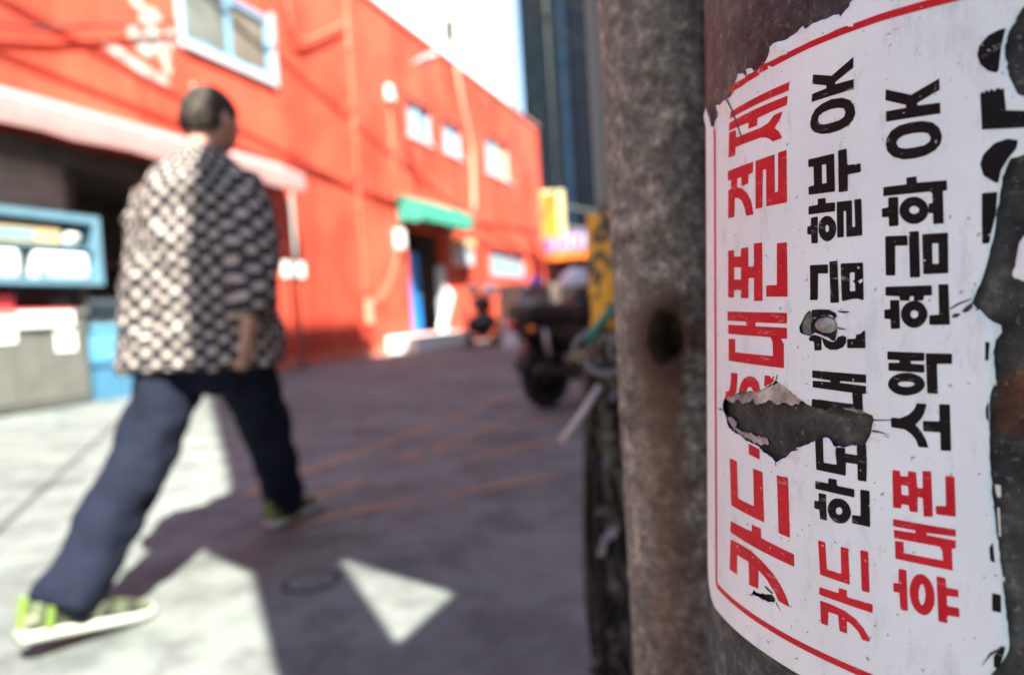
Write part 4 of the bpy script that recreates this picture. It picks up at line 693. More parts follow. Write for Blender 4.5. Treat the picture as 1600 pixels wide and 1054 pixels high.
    '[-57.8,0.3],[-57.7,0.9],[-57.2,1.6],[-56.6,2.1],[-55.7,2.5],[-54.7,2.8],[-53.7,2.8],[-52.6,2.7],[-51.7,2.5],[-50.9,2.0],[-50.2,1.5],[-49.9,0.9]]],"scr":[[[-104.0,87.0],[-102.8,86.3],[-98.1,78.5],[-92.4,68.5],[-91.6,66.6],[-92.7,68.1],[-99.3,78.9]],[[-73.6,-18.6],[-73.2,-16.6],[-72.8,-16.6],[-73.2,-18.7]],[[-115.5,-32.8],[-109.6,-32.3],[-109.6,-33.0],[-113.2,-33.1]],[[-74.5,-46.5],[-74.0,-46.4],[-7'
    '4.1,-48.1],[-74.4,-47.9]],[[-38.0,-27.8],[-33.3,-27.4],[-33.3,-27.6],[-38.0,-28.2]],[[-38.6,-31.0],[-36.9,-31.0],[-33.5,-31.9],[-36.1,-31.6],[-38.5,-31.5]],[[-79.9,-91.1],[-78.8,-91.1],[-75.7,-92.3],[-76.2,-92.8],[-78.1,-92.2]],[[-74.7,-95.0],[-73.9,-95.1],[-71.2,-97.8],[-72.8,-96.5]],[[-90.3,-98.0],[-86.0,-96.7],[-86.1,-97.1]],[[-18.4,4.5],[-16.5,5.9],[-13.4,7.0],[-13.4,6.7],[-16.2,5.5],[-18.2,4.'
    '2]],[[-18.0,2.3],[-17.4,3.0],[-16.3,3.1],[-15.9,2.8],[-16.8,2.0],[-17.7,1.9]],[[-49.3,-0.4],[-46.6,-1.1],[-46.4,-1.3],[-48.8,-1.1]],[[-11.2,-91.6],[-9.2,-87.1],[-6.0,-84.2],[-9.2,-88.1]],[[-15.6,3.7],[-14.7,4.8],[-13.2,6.0],[-13.2,4.6],[-14.3,3.4],[-15.3,3.3]]]}'
)
# ================================================================== far goods by the red wall
hc = empty('hand_cart', (-.75, 17.6, 0), math.radians(15), 'black hand cart parked against the red wall beyond the white step', 'cart')
box('deck', 'black_plastic', hc, -.45, .45, -.3, .3, .2, .28, .02)
for x in (-.33, .33):
    for y in (-.28, .28):
        wm = MB().torus((x, y, .1), .075, .025, 'Y', 20, 8).build('wheel', 'black_rubber', hc, True)
MB().tube([(-.42, -.25, .28), (-.46, -.25, 1.0), (-.46, .25, 1.0), (-.42, .25, .28)], .02, 8).build('handle', 'black_plastic', hc, True)
def sack(name, label, mat, c, r, rz=0):
    o = empty(name, (c[0], c[1], c[2] - r[2]), rz, label, 'sack' if 'sack' in name else 'bag'); m = MB().ell((0, 0, r[2]), r, 20, 12)
    m.v = [tuple(V(v) * (1 + .12 * noise.noise(V(v) * 5 + V((c[0] * 9, 0, 0))))) for v in m.v]
    m.build('body', mat, o, True); MB().tube([(0, 0, 1.85 * r[2]), (.02, 0, 2.15 * r[2])], [.05, .09], 10).build('tied_neck', mat, o, True); return o
sack('black_bag', 'black bag lying on the deck of the hand cart', 'black_plastic', (-.75, 17.55, .28 + .3), (.4, .28, .3))
sack('black_bag', 'smaller black bag piled on top of the lower black bag', 'black_plastic', (-.72, 17.55, 1.08), (.28, .24, .22))
sack('tan_sack', 'tan sack at top left of the pile on the hand cart', 'tan_sack', (-.95, 17.6, 1.46), (.2, .2, .17))
sack('white_sack', 'pinkish white sack at top right of the pile on the hand cart', 'white_sack', (-.5, 17.55, 1.44), (.22, .2, .17))
def carton(name, label, mat, x, y, z, a, b, h, rz=0):
    o = empty(name, (x, y, z), rz, label, 'carton'); box('box', mat, o, -a / 2, a / 2, -b / 2, b / 2, 0, h, .01); box('tape', 'cream', o, -.03, .03, -b / 2 - .004, -b / 2 - .001, .02, h - .02)
    for s in (-1, 1): MB().box(-a / 2 + .01, a / 2 - .01, s * b * .25 - b * .24, s * b * .25 + b * .24, h + .002, h + .012).build('flap', mat, o)
    return o
carton('goods_carton', 'lowest brown carton of the stack right of the hand cart', 'carton', -.02, 17.8, .002, .6, .5, .62, .2)
carton('goods_carton', 'middle cream carton of the stack right of the hand cart', 'cream', -.02, 17.8, .64, .55, .45, .48, .12)
carton('goods_carton', 'topmost brown carton of the stack right of the hand cart', 'carton', 0, 17.8, 1.136, .5, .42, .4, .25)
carton('tall_carton', 'narrow light blue carton standing between the stack and the grey cupboard', 'light_blue', .34, 17.9, .002, .16, .3, 1.55, .1)
sack('white_sack', 'round white sack leaning on the front of the carton stack', 'white_sack', (0, 17.3, .38), (.2, .18, .38))
gcb = empty('grey_cupboard', (.75, 18.2, 0), .1, 'grey brown cupboard standing below the violet umbrella', 'cupboard')
box('body', 'dim_wall', gcb, -.32, .32, -.25, .25, .05, 1.5, .01)
for s in (-1, 1): d_ = box('door', 'dim_wall', gcb, s * .16 - .145, s * .16 + .145, -.268, -.252, .1, 1.45); box('handle', 'chrome', d_, s * .03 - .008, s * .03 + .008, -.285, -.27, .75, .9)
um = empty('folded_umbrella', (.72, 18.1, 1.51), 0, 'half open violet and blue umbrella lying on the grey cupboard', 'umbrella')
c_ = MB(); rg = []
for i in range(8):
    th = math.pi / 2 * i / 7
    rg.append([V(((.02 + .19 * math.sin(th)) * math.cos(2 * math.pi * k / 32) * (1 - .06 * (k % 4 == 2)), (.02 + .19 * math.sin(th)) * math.sin(2 * math.pi * k / 32) * (1 - .06 * (k % 4 == 2)), .22 * math.cos(th) ** .8 + .005)) for k in range(32)])
c_.rings(rg).build('canopy', 'violet', um, True); MB().tube([(0, 0, .21), (0, 0, .3)], .012, 8).build('ferrule', 'chrome', um, True)
# ================================================================== motorcycle
mo = empty('motorcycle', (.27, 5.8, 0), math.radians(44), 'black motorcycle parked behind the yellow guarded pole', 'motorcycle')
def wheel(x, R=.28, par=mo):
    t = MB().torus((x, 0, R), R - .055, .06, 'Y', 44, 12).build('wheel', 'black_rubber', par, True)
    MB().torus((x, 0, R), R - .085, .014, 'Y', 40, 8).build('rim', 'black_plastic', t, True); MB().tube([(x, -.025, R), (x, .025, R)], .17, 28).build('wheel_cover', 'black_plastic', t, True)
    MB().tube([(x, -.06, R), (x, .06, R)], .05, 18).build('hub', 'cabinet_grey', t, True)
    s = MB()
    for k in range(18):
        a = 2 * math.pi * k / 18; s.tube([(x + .045 * math.cos(a), (-1) ** k * .03, R + .045 * math.sin(a)), (x + .19 * math.cos(a + .15), 0, R + .19 * math.sin(a + .15))], .003, 5)
    s.build('spokes', 'chrome', t)
wheel(0); wheel(1.22)
mg = MB(); rg = []
for i in range(15):
    a = math.radians(20 + 150 * i / 14); rg.append([V((r * math.cos(a), y, .28 + r * math.sin(a))) for r, y in ((.3, -.075), (.325, -.06), (.325, .06), (.3, .075), (.31, .055), (.31, -.055))])
mg.rings(rg).build('rear_mudguard', 'black_plastic', mo, True)
mg = MB(); rg = []
for i in range(13):
    a = math.radians(30 + 130 * i / 12); rg.append([V((1.22 + r * math.cos(a), y, .28 + r * math.sin(a))) for r, y in ((.3, -.07), (.325, -.055), (.325, .055), (.3, .07), (.31, .05), (.31, -.05))])
mg.rings(rg).build('front_mudguard', 'black_plastic', mo, True)
def loftx(name, mat, par, secs, ex=.6, n=24):
    # secs: (x, z0, z1, halfwidth)
    rg = []
    for x, z0, z1, hw in secs:
        r = []
        for k in range(n):
            a = 2 * math.pi * k / n; c, s = math.cos(a), math.sin(a)
            r.append(V((x, hw * math.copysign(abs(c) ** ex, c), (z0 + z1) / 2 + (z1 - z0) / 2 * math.copysign(abs(s) ** ex, s))))
        rg.append(r)
    return MB().rings(rg).build(name, mat, par, True)
loftx('seat', 'black_plastic', mo, [(-.31, .72, .84, .1), (-.28, .69, .89, .15), (-.1, .68, .9, .16), (.15, .69, .89, .15), (.38, .7, .83, .12), (.46, .71, .8, .07)])
loftx('side_cover', 'black_plastic', mo, [(-.33, .66, .72, .05), (-.2, .58, .72, .11), (.1, .5, .72, .13), (.4, .42, .72, .12), (.52, .45, .68, .08)])
loftx('fuel_tank', 'black_plastic', mo, [(.38, .68, .9, .09), (.46, .66, .96, .13), (.66, .66, .97, .15), (.85, .7, .92, .11), (.92, .76, .86, .06)])
loftx('engine', 'cabinet_grey', mo, [(.36, .24, .42, .09), (.45, .18, .52, .14), (.66, .17, .56, .14), (.78, .25, .6, .1)], .4)
MB().tube([(.0, .1, .28), (.45, .1, .34)], .022, 8).build('swing_arm', 'black_plastic', mo, True); MB().tube([(.0, -.1, .28), (.45, -.1, .34)], .022, 8).build('swing_arm', 'black_plastic', mo, True)
MB().tube([(.7, -.15, .25), (.4, -.16, .2), (.1, -.17, .28), (-.3, -.18, .34)], [.02, .025, .045, .045], 14, sub=4).build('exhaust', 'black_plastic', mo, True)
for s in (-1, 1):
    MB().tube([(-.05, s * .12, .3), (-.12, s * .12, .68)], .022, 10).build('shock_absorber', 'chrome', mo, True)
    MB().tube([(1.22, s * .09, .28), (.98, s * .09, .9)], .022, 10).build('fork_leg', 'chrome', mo, True)
    MB().tube([(-.34, s * .08, .68), (-.36, s * .2, .68)], .01, 6).build('indicator_stem', 'black_plastic', mo, True)
    MB().ell((-.36, s * .21, .68), (.03, .045, .03), 14, 8).build('indicator', 'amber', mo, True)
    mr = MB().tube([(.9, s * .3, .98), (.92, s * .36, 1.12)], .007, 6).build('mirror', 'black_plastic', mo, True); MB().ell((.92, s * .37, 1.17), (.015, .06, .045), 14, 8).build('glass', 'chrome', mr, True)
MB().ell((-.37, 0, .72), (.04, .06, .04), 14, 8).build('tail_light', 'tail_red', mo, True)
box('number_plate', 'frame_white', mo, -.4, -.392, -.09, .09, .54, .66)
MB().tube([(.88, -.34, 1.0), (.95, -.15, .94), (.95, .15, .94), (.88, .34, 1.0)], .013, 8, sub=4).build('handlebar', 'black_plastic', mo, True)
MB().ell((1.06, 0, .84), (.08, .09, .09), 18, 10).build('headlight', 'silver', mo, True)
rk = MB()
for y in (-.1, .1): rk.tube([(-.42, y, .9), (-.12, y, .93)], .008, 6)
rk.build('rear_rack', 'chrome', mo)
# silver helmet on the bars
he = empty('silver_helmet', (.615, 6.18, .972), .3, 'silver grey rounded helmet on top of the motorcycle beside the yellow pole', 'helmet')
hm = MB(); rg = []
for i in range(11):
    th = math.radians(4 + 100 * i / 10); rg.append([V((.17 * math.sin(th) * math.cos(2 * math.pi * k / 28), .15 * math.sin(th) * math.sin(2 * math.pi * k / 28), .06 + .16 * math.cos(th))) for k in range(28)])
hm.rings(rg).build('shell', 'silver', he, True); MB().torus((0, 0, .035), .155, .012, 'Z', 28, 8).build('rim', 'black_rubber', he, True)
# ================================================================== guarded pole with its cable bundle
PX, PY = .186, 1.2
gpo = empty('guarded_pole', (PX, PY, 0), 0, 'thin pale pole with flaking yellow guard between motorcycle and grey post', 'pole')
MB().tube([(0, 0, .9), (0, 0, 3.6)], .026, 20).build('upper_pipe', 'pale_grey', gpo, True)
gd = MB(); rg = []
for i in range(60):
    z = .3 + .68 * i / 59; rg.append([V(((.046 + .004 * noise.noise(V((math.cos(a) * 2, math.sin(a) * 2, z * 14)))) * math.cos(a), (.046 + .004 * noise.noise(V((math.cos(a) * 2, math.sin(a) * 2, z * 14)))) * math.sin(a), z + (.015 * noise.noise(V((a * 2, 0, 3))) if i == 59 else 0))) for a in [2 * math.pi * k / 32 for k in range(32)]])
gd.rings(rg).build('guard', 'guard', gpo, True)
cbu = empty('cable_bundle', (PX, PY, 0), 0, 'ragged bundle of black and olive cables strapped to the guarded pole', 'cables')
core = MB(); rg = []
for i in range(90):
    z = .78 * i / 89; r_ = []
    for k in range(40):
        a = 2 * math.pi * k / 40; q = V((math.cos(a), math.sin(a), z * 7)); rr = .06 + .006 * noise.noise(q * 1.6) + .012 * noise.noise(q * 4.0) + .009 * noise.noise(q * 10) - (.014 if i > 86 else 0)
        r_.append(V((rr * math.cos(a), rr * math.sin(a), z)))
    rg.append(r_)
core.rings(rg).build('wrapped_core', 'bundle', cbu, True)
for k in range(22):
    a0_ = 2 * math.pi * k / 22 + random.uniform(-.1, .1); tw = random.uniform(-.9, .9); ph = random.uniform(0, 6); rr = random.uniform(.058, .07); top = random.uniform(.55, .8)
    pts = [(rr * (1 + .12 * math.sin(9 * z + ph)) * math.cos(a0_ + tw * z + .25 * math.sin(6 * z + ph)), rr * (1 + .12 * math.sin(9 * z + ph)) * math.sin(a0_ + tw * z + .25 * math.sin(6 * z + ph)), z) for z in [top * j / 26 for j in range(27)]]
    MB().tube(pts, random.choice([.004, .005, .007]), 7).build('cable', random.choice(['cable_black', 'bundle', 'bundle', 'cable_olive', 'cable_grey']), cbu, True)
for k in range(70):
    a = random.uniform(0, 6.28); z = random.uniform(.05, .76); c = V((.066 * math.cos(a), .066 * math.sin(a), z)); n_ = V((math.cos(a), math.sin(a), random.uniform(-.6, .6))).normalized(); t_ = n_.cross(V((0, 0, 1))).normalized(); u_ = n_.cross(t_)
    w_, h_ = random.uniform(.004, .013), random.uniform(.01, .04)
    fl = MB(); q0 = [c - t_ * w_ - u_ * h_ * .5, c + t_ * w_ * .6 - u_ * h_ * .4, c + t_ * w_ + u_ * h_ * .5 + n_ * random.uniform(.0, .016), c - t_ * w_ * .5 + u_ * h_ * .6 + n_ * random.uniform(.0, .016)]
    fl.add(q0 + [p - n_ * .0015 for p in q0], [(0, 1, 2, 3), (7, 6, 5, 4), (0, 4, 5, 1), (1, 5, 6, 2), (2, 6, 7, 3), (3, 7, 4, 0)]).build('torn_flap', random.choice(['cable_olive', 'cable_grey', 'cable_black', 'bundle']), cbu)
def loop(c, R, rad, mat, tilt, sq=1):
    M_ = Matrix.Rotation(tilt[0], 4, 'X') @ Matrix.Rotation(tilt[1], 4, 'Z'); m = MB()
    pts = [V(c) + M_ @ V((R * math.cos(a), 0, R * sq * math.sin(a))) for a in [2 * math.pi * k / 24 for k in range(22)]]
    m.tube(pts, rad, 8).build('cable_loop', mat, cbu, True)
loop((-.055, -.05, .755), .03, .005, 'cable_grey', (.3, .4), .8); loop((-.03, -.06, .74), .035, .006, 'cable_grey', (-.2, -.3), .9); loop((.0, -.065, .75), .025, .005, 'cable_grey', (.1, .2)); loop((-.07, -.03, .735), .02, .009, 'guard', (1.2, 0), .8)
MB().tube([(-.045, -.066, .69), (-.075, -.08, .65), (-.115, -.09, .605)], .006, 6).build('plastic_tie', 'zip_white', cbu, True)
MB().tube([(-.01, -.05, .82), (-.04, -.06, .79), (-.06, -.06, .765)], .007, 8, sub=3).build('green_cord', 'cord_green', cbu, True)
MB().tube([(-.02, -.075, .55), (-.005, -.08, .46), (.01, -.08, .4), (.02, -.078, .25)], .008, 8, sub=4).build('stripped_cable', 'cable_olive', cbu, True)
# ================================================================== grey post with bolt hole
HZ = .800
MAT['post'] = m_post(HZ)
PR = .0405; PXC = .0664 + PR * 1.02
pp = MB(); n = 128; zs = list(np.linspace(0, .6, 24)) + list(np.linspace(.605, .95, 150)) + list(np.linspace(.96, 2.0, 30))
vs = []; ha = -math.pi / 2 - .42
for z in zs:
    for k in range(n):
        a = 2 * math.pi * k / n - math.pi; r = PR + .0006 * noise.noise(V((math.cos(a) * 3, math.sin(a) * 3, z * 30))) + .0004 * noise.noise(V((math.cos(a) * 14, math.sin(a) * 14, z * 200)))
        dx = (a - ha) * PR; dz = (z - HZ); q = math.hypot(dx, dz * .72) * (1 + .18 * noise.noise(V((dx * 200, dz * 200, 1))))
        if q < .0115: r -= .03 * min(1, (.0115 - q) / .002)
        elif q < .0155: r += .0007 * (1 - (q - .0115) / .004)
        vs.append((r * math.cos(a), r * math.sin(a), z))
m_ = len(zs); pp.add(vs, [(i * n + k, i * n + (k + 1) % n, (i + 1) * n + (k + 1) % n, (i + 1) * n + k) for i in range(m_ - 1) for k in range(n)] + [tuple((m_ - 1) * n + k for k in range(n))])
post = pp.build('grey_post', MAT['post'], None, True); post.location = (PXC, .44, 0)
tag(post, 'rough weathered grey post with a rusty bolt hole left of the sticker pole', 'post')
# ================================================================== rusty pole with sticker
R = .13
up = V((.05215, .02249, .99839)); toc = V((-.60768, -.79263, .0496)); sid = V((.79246, -.60929, -.02767))
MP = Matrix(((toc.x, sid.x, up.x, .17088), (toc.y, sid.y, up.y, .25949), (toc.z, sid.z, up.z, 0), (0, 0, 0, 1)))
H0 = .80393
n = 160; zs = list(np.linspace(-.02, .55, 20)) + list(np.linspace(.56, 1.1, 110)) + list(np.linspace(1.12, 2.0, 24)); vs = []
for z in zs:
    for k in range(n):
        a = 2 * math.pi * k / n; r = R - .0012 + .0007 * noise.noise(V((math.cos(a) * 2.5, math.sin(a) * 2.5, z * 9)))
        vs.append((r * math.cos(a), r * math.sin(a), z))
m_ = len(zs); pm_ = MB().add(vs, [(i * n + k, i * n + (k + 1) % n, (i + 1) * n + (k + 1) % n, (i + 1) * n + k) for i in range(m_ - 1) for k in range(n)] + [tuple((m_ - 1) * n + k for k in range(n))])
pole = pm_.build('rusty_pole', 'rusty', None, True); pole.matrix_world = MP
tag(pole, 'thick dark rusty metal pole carrying the torn sticker at right', 'pole')
D = json.loads(DATA)
stk = empty('advertising_sticker', (0, 0, 0), 0, 'torn white sticker with red and black Korean lettering wrapped round the rusty pole', 'sticker')
stk.matrix_world = MP @ Matrix.Translation((0, 0, 0))
def jag(pts, amp, step, closed=True, seed=0):
    out = []; k = len(pts); rr = random.Random(seed)
    for i in range(k if closed else k - 1):
        a = V(pts[i]); b = V(pts[(i + 1) % k]); L = (b - a).length; m = max(1, int(L / step)); nrm = V((-(b - a).y, (b - a).x)) / max(L, 1e-6)
        out.append(tuple(a))
        for j in range(1, m): out.append(tuple(a + (b - a) * j / m + nrm * rr.uniform(-amp, amp)))
    if not closed: out.append(tuple(pts[-1]))
    return out
out = [(max(x, -133.6), y) for x, y in D['out']]
outline_t = jag(out, .25, 1.2, False, 1); right_t = jag(D['right'], .16, 1.2, False, 2)
far_t = jag([(-44.3, 98.1), (-30, 98.4), (0, 98.2), (26, 98), (33, 88), (28, 74), (36, 60), (27, 50), (10, 46)], .6, 2, False, 3)
rest = [(-12, -99), (-13, -107), (-18, -115.2), (-60, -115.2), (-110, -115.3), (-121, -115.4), (-127, -113.5), (-131.6, -109), (-133.2, -102), (-133.5, -40), (-133.6, 30), (-133.6, 84)]
OUT = outline_t + far_t[1:] + right_t + rest
HOL = {k: jag(v, .25, 1.0, True, 5 + i) for i, (k, v) in enumerate(D['holes'].items())}
torn = np.array(outline_t + right_t + sum(HOL.values(), [])); tamp = np.array([1.7] * len(outline_t) + [.6] * len(right_t) + [.9] * sum(len(v) for v in HOL.values()))
def lift(P_):
    P_ = np.asarray(P_, float); o = np.zeros(len(P_))
    for i0 in range(0, len(P_), 2000):
        dd = np.sqrt(((P_[i0:i0 + 2000, None, :] - torn[None]) ** 2).sum(2)); di_ = dd.argmin(1); d = dd.min(1)
        nz = np.array([noise.noise(V((p[0] * .16, p[1] * .16, 4.2))) for p in P_[i0:i0 + 2000]])
        o[i0:i0 + 2000] = np.exp(-(d / 3.2) ** 2) * np.clip(.25 + 1.3 * nz, 0, 1) * tamp[di_] + .05 * np.array([noise.noise(V((p[0] * .05, p[1] * .05, 9))) for p in P_[i0:i0 + 2000]])
    return o
def wrap(name, outer, holes, off, mat, parent, grid=2.0, step=1.2, extra=None, thick=0, liftk=1.0):
    P_ = []; Ed = []
    for lp in [outer] + holes:
        q = []
        for i in range(len(lp)):
            a = V(lp[i]); b = V(lp[(i + 1) % len(lp)]); m = max(1, int((b - a).length / step))
            q += [a + (b - a) * j / m for j in range(m)]
        n0 = len(P_); P_ += q; Ed += [(n0 + i, n0 + (i + 1) % len(q)) for i in range(len(q))]
    A = np.array(outer); x0, y0 = A.min(0); x1, y1 = A.max(0)
    gx, gy = np.meshgrid(np.arange(x0 + grid * .37, x1, grid), np.arange(y0 + grid * .41, y1, grid)); G_ = np.stack([gx.ravel(), gy.ravel()], 1)
    if len(G_):
        k = inpoly(G_, outer)
        for h in holes: k &= ~inpoly(G_, h)
        P_ += [V(p) for p in G_[k]]
    vs, es, fs, *_ = delaunay_2d_cdt(P_, Ed, [], 0, 1e-5)
    vs = np.array([tuple(v) for v in vs]); fs = np.array(fs)
    cen = vs[fs].mean(1); k = inpoly(cen, outer)
    for h in holes: k &= ~inpoly(cen, h)
    fs = fs[k]; l = lift(vs) * liftk
    if extra is not None: l = l + extra(vs)
    ang = vs[:, 0] / 1000 / R; rr = R + (off + l) / 1000
    co = np.stack([rr * np.cos(ang), rr * np.sin(ang), H0 + vs[:, 1] / 1000], 1)
    me = bpy.data.meshes.new(name); me.from_pydata(co.tolist(), [], fs.tolist()); me.update()
    bm = bmesh.new(); bm.from_mesh(me)
    for f in bm.faces:
        c = f.calc_center_median(); f.normal_update()
        if f.normal.x * c.x + f.normal.y * c.y < 0: f.normal_flip()
    lone = [v for v in bm.verts if not v.link_faces]; bmesh.ops.delete(bm, geom=lone, context='VERTS'); bm.to_mesh(me); bm.free()
    o = link(name, me, mat, parent, True)
    if thick:
        s = o.modifiers.new('thickness', 'SOLIDIFY'); s.thickness = thick / 1000; s.offset = -1; s.use_even_offset = False
    return o
sheet = wrap('vinyl_sheet', OUT, list(HOL.values()), .3, 'sheet', stk, 2.4, 1.6, thick=.16)
wrap('vinyl_scrap', jag(D['island'], .3, 1.2, True, 11), [], .25, 'sheet', stk, thick=.12)
for i, c in enumerate(D['chips']): wrap('vinyl_scrap', c, [], .2, 'torn_core', stk, thick=.1)
for i, c in enumerate(D['res']): wrap('paper_residue', jag(c, .5, 1.0, True, 20 + i), [], -.35, 'residue', stk, liftk=0)
L0 = np.array(D['lump'][0]); Lc = L0.mean(0); Lr = (L0.max(0) - L0.min(0)) / 2
wrap('blister', D['lump'][0], [], -.4, 'residue', stk, 1.0, 1.0, lambda v: 3.0 * np.clip(1 - (((v - Lc) / Lr) ** 2).sum(1), 0, 1) ** .6, liftk=0)
INK = .38
wrap('border_rule', [(-119.4, 80.5), (-117.0, 80.9), (-117.0, -103.2), (-116.0, -104.0), (-30, -104.0), (-22, -104), (-22, -106.1), (-116.8, -106.1), (-119.4, -104.5)], [], INK, 'ink_red', stk)
wrap('border_rule', [(-101, 90.0), (-99, 90.6), (-60, 90.9), (-37, 90.8), (-14, 89.6), (24, 89.5), (24, 87), (-14, 87.2), (-37, 88.6), (-60, 88.9), (-99, 88.0), (-101.5, 88.2)], [], INK, 'ink_red', stk)
def rnd(poly, r=.28):
    out = []; k = len(poly)
    if k > 12 and min((V(poly[i]) - V(poly[i - 1])).length for i in range(k)) < 1.2: return poly
    for i in range(k):
        p, a, b = V(poly[i]), V(poly[i - 1]), V(poly[(i + 1) % k]); da = (a - p); db = (b - p); ra = min(r, da.length * .3); rb_ = min(r, db.length * .3)
        out += [tuple(p + da.normalized() * ra), tuple(p + (da.normalized() * ra + db.normalized() * rb_) * .29), tuple(p + db.normalized() * rb_)]
    return out
for col, polys in D['glyph']:
    # one syllable or letter = one part
    obs = [wrap('letter', rnd(pl[0]), [rnd(h, .2) for h in pl[1:]], INK, 'ink_red' if col == 'r' else 'ink_black', stk) for pl in polys]
    if len(obs) > 1:
        bm = bmesh.new()
        for ob in obs: bm.from_mesh(ob.data)
        bm.to_mesh(obs[0].data); bm.free()
        obs[0].data.polygons.foreach_set('use_smooth', [True] * len(obs[0].data.polygons))
        for ob in obs[1:]:
            me = ob.data; bpy.data.objects.remove(ob); bpy.data.meshes.remove(me)
for s_ in D['scr']: wrap('tear_slit', s_, [], .46, 'slit_dark', stk, 2, 1)
# ================================================================== walking person
person_root = V((-1.03, 2.30, 0)); RZP = math.radians(-3)
def ring(c, hw, hd, z, n=36, ex=.85, fwd=0):
    r = []
    for k in range(n):
        a = 2 * math.pi * k / n; cx, sy = math.cos(a), math.sin(a)
        r.append(V((c[0] + hw * math.copysign(abs(cx) ** ex, cx), c[1] + hd * math.copysign(abs(sy) ** ex, sy), z)))
    return r
def remesh(o, vox, smooth=4, disp=0, dsize=.1):
    m = o.modifiers.new('remesh', 'REMESH'); m.mode = 'VOXEL'; m.voxel_size = vox; m.use_smooth_shade = True
    if disp:
        t = bpy.data.textures.new('folds', 'CLOUDS'); t.noise_scale = dsize; t.noise_depth = 1
        d = o.modifiers.new('folds', 'DISPLACE'); d.texture = t; d.strength = disp; d.mid_level = .5; d.texture_coords = 'LOCAL'
    s = o.modifiers.new('smooth', 'SMOOTH'); s.iterations = smooth; s.factor = .5
HC = V((.045, .05, 1.525)); HM = Matrix.Translation(HC) @ Matrix.Rotation(math.radians(-22), 4, 'Z') @ Matrix.Rotation(math.radians(-6), 4, 'X')
def headpt(th, ph, k=1.0):
    # th from bottom(0) to top(pi), ph around, +Y is the face
    x = math.sin(th) * math.cos(ph); y = math.sin(th) * math.sin(ph); z = -math.cos(th)
    X = .082 * x; Y = .102 * y; Z = .12 * z
    if z < 0: X *= 1 - .22 * z * z; Y = Y * (1 - .12 * z * z) + .012 * (-z)
    if y < 0 and z < -.2: Y *= 1 - .35 * min(1, (-z - .2))
    if y > .6:
        nb = max(0, 1 - abs(x) / .2) * max(0, 1 - abs(z + .12) / .28); Y += .02 * nb
        br = max(0, 1 - abs(z - .12) / .1) * max(0, 1 - abs(x) / .6); Y += .004 * br
        es = max(0, 1 - abs(abs(x) - .38) / .16) * max(0, 1 - abs(z + .02) / .1); Y -= .008 * es
        mo_ = max(0, 1 - abs(x) / .3) * max(0, 1 - abs(z + .5) / .08); Y += .005 * mo_
    return V((X, Y, Z)) * k
def headmesh(k=1.0, keep=None):
    n, m = 40, 28; R_ = [[headpt(math.pi * i / m, 2 * math.pi * j / n, k) for j in range(n)] for i in range(1, m)]
    b = MB(); vs = [HM @ v for r in R_ for v in r] + [HM @ headpt(0, 0, k), HM @ headpt(math.pi, 0, k)]; L = len(vs)
    fs = [(i * n + j, i * n + (j + 1) % n, (i + 1) * n + (j + 1) % n, (i + 1) * n + j) for i in range(m - 2) for j in range(n)]
    fs += [(L - 2, (j + 1) % n, j) for j in range(n)] + [(L - 1, (m - 2) * n + j, (m - 2) * n + (j + 1) % n) for j in range(n)]
    return b.add(vs, fs)
body = headmesh()
for s in (-1, 1):
    Me = HM.to_3x3().to_4x4() @ Matrix.Rotation(s * .35, 4, 'Z'); body.ell(HM @ V((s * .08, -.005, -.005)), (.01, .02, .033), 12, 8, Me)
body.tube([(0.01, -.0, 1.3), (.025, .02, 1.42), (.04, .04, 1.5)], [.07, .058, .055], 18, sub=3)
body.rings([ring((0, 0), .15, .1, .72), ring((0, 0), .16, .11, .85), ring((0, 0), .14, .095, 1.0), ring((0, 0), .16, .105, 1.2), ring((0, 0), .165, .09, 1.32), ring((0, 0), .08, .07, 1.38)])
JR = dict(sh=(.165, 0, 1.315), el=(.225, -.085, 1.06), wr=(.215, -.145, .835)); JL = dict(sh=(-.135, .0, 1.305), el=(-.19, .04, 1.06), wr=(-.18, .2, .88))
LEG = {'l': [(-.09, 0, .77), (-.135, -.215, .42), (-.19, -.505, .13)], 'r': [(.08, .0, .77), (.05, .31, .45), (.005, .55, .08)]}
for J in (JR, JL): body.tube([J['sh'], J['el'], J['wr']], [.05, .04, .027], 14, sub=6)
for q in LEG.values(): body.tube(q, [.08, .055, .038], 14, sub=6)
def hand(b, wr, d, nrm, th):
    # d: down the hand, nrm: palm normal, th: thumb side
    d, nrm, th = V(d).normalized(), V(nrm).normalized(), V(th).normalized(); w0 = V(wr)
    rg = []
    for t, hw, hd in ((-.02, .024, .018), (.01, .028, .018), (.04, .038, .017), (.075, .042, .015), (.095, .04, .012)):
        rg.append([w0 + d * t + th * hw * math.cos(a) + nrm * hd * math.sin(a) for a in [2 * math.pi * k / 16 for k in range(16)]])
    b.rings(rg)
    for i, (o, L) in enumerate(((.031, .07), (.011, .078), (-.01, .073), (-.03, .056))):
        p = w0 + d * .088 + th * o; c = .35 + .12 * i
        p1 = p + (d * math.cos(c * .4) + nrm * math.sin(c * .4)) * L * .45; p2 = p1 + (d * math.cos(c * 1.6) + nrm * math.sin(c * 1.6)) * L * .32; p3 = p2 + (d * math.cos(c * 2.6) + nrm * math.sin(c * 2.6)) * L * .25
        b.tube([p - d * .01, p1, p2, p3], [.0088, .0086, .008, .006], 10, sub=2)
    p = w0 + d * .025 + th * .026; b.tube([p, p + (d * .7 + th * .6 + nrm * .3) * .04, p + (d * 1.5 + th * .75 + nrm * .7) * .045], [.012, .0105, .008], 10, sub=3)
hand(body, JR['wr'], (-.12, .06, -1), (-1, .1, .1), (.1, 1, .1)); hand(body, JL['wr'], (.05, .45, -1), (1, .1, .1), (-.1, 1, .3))
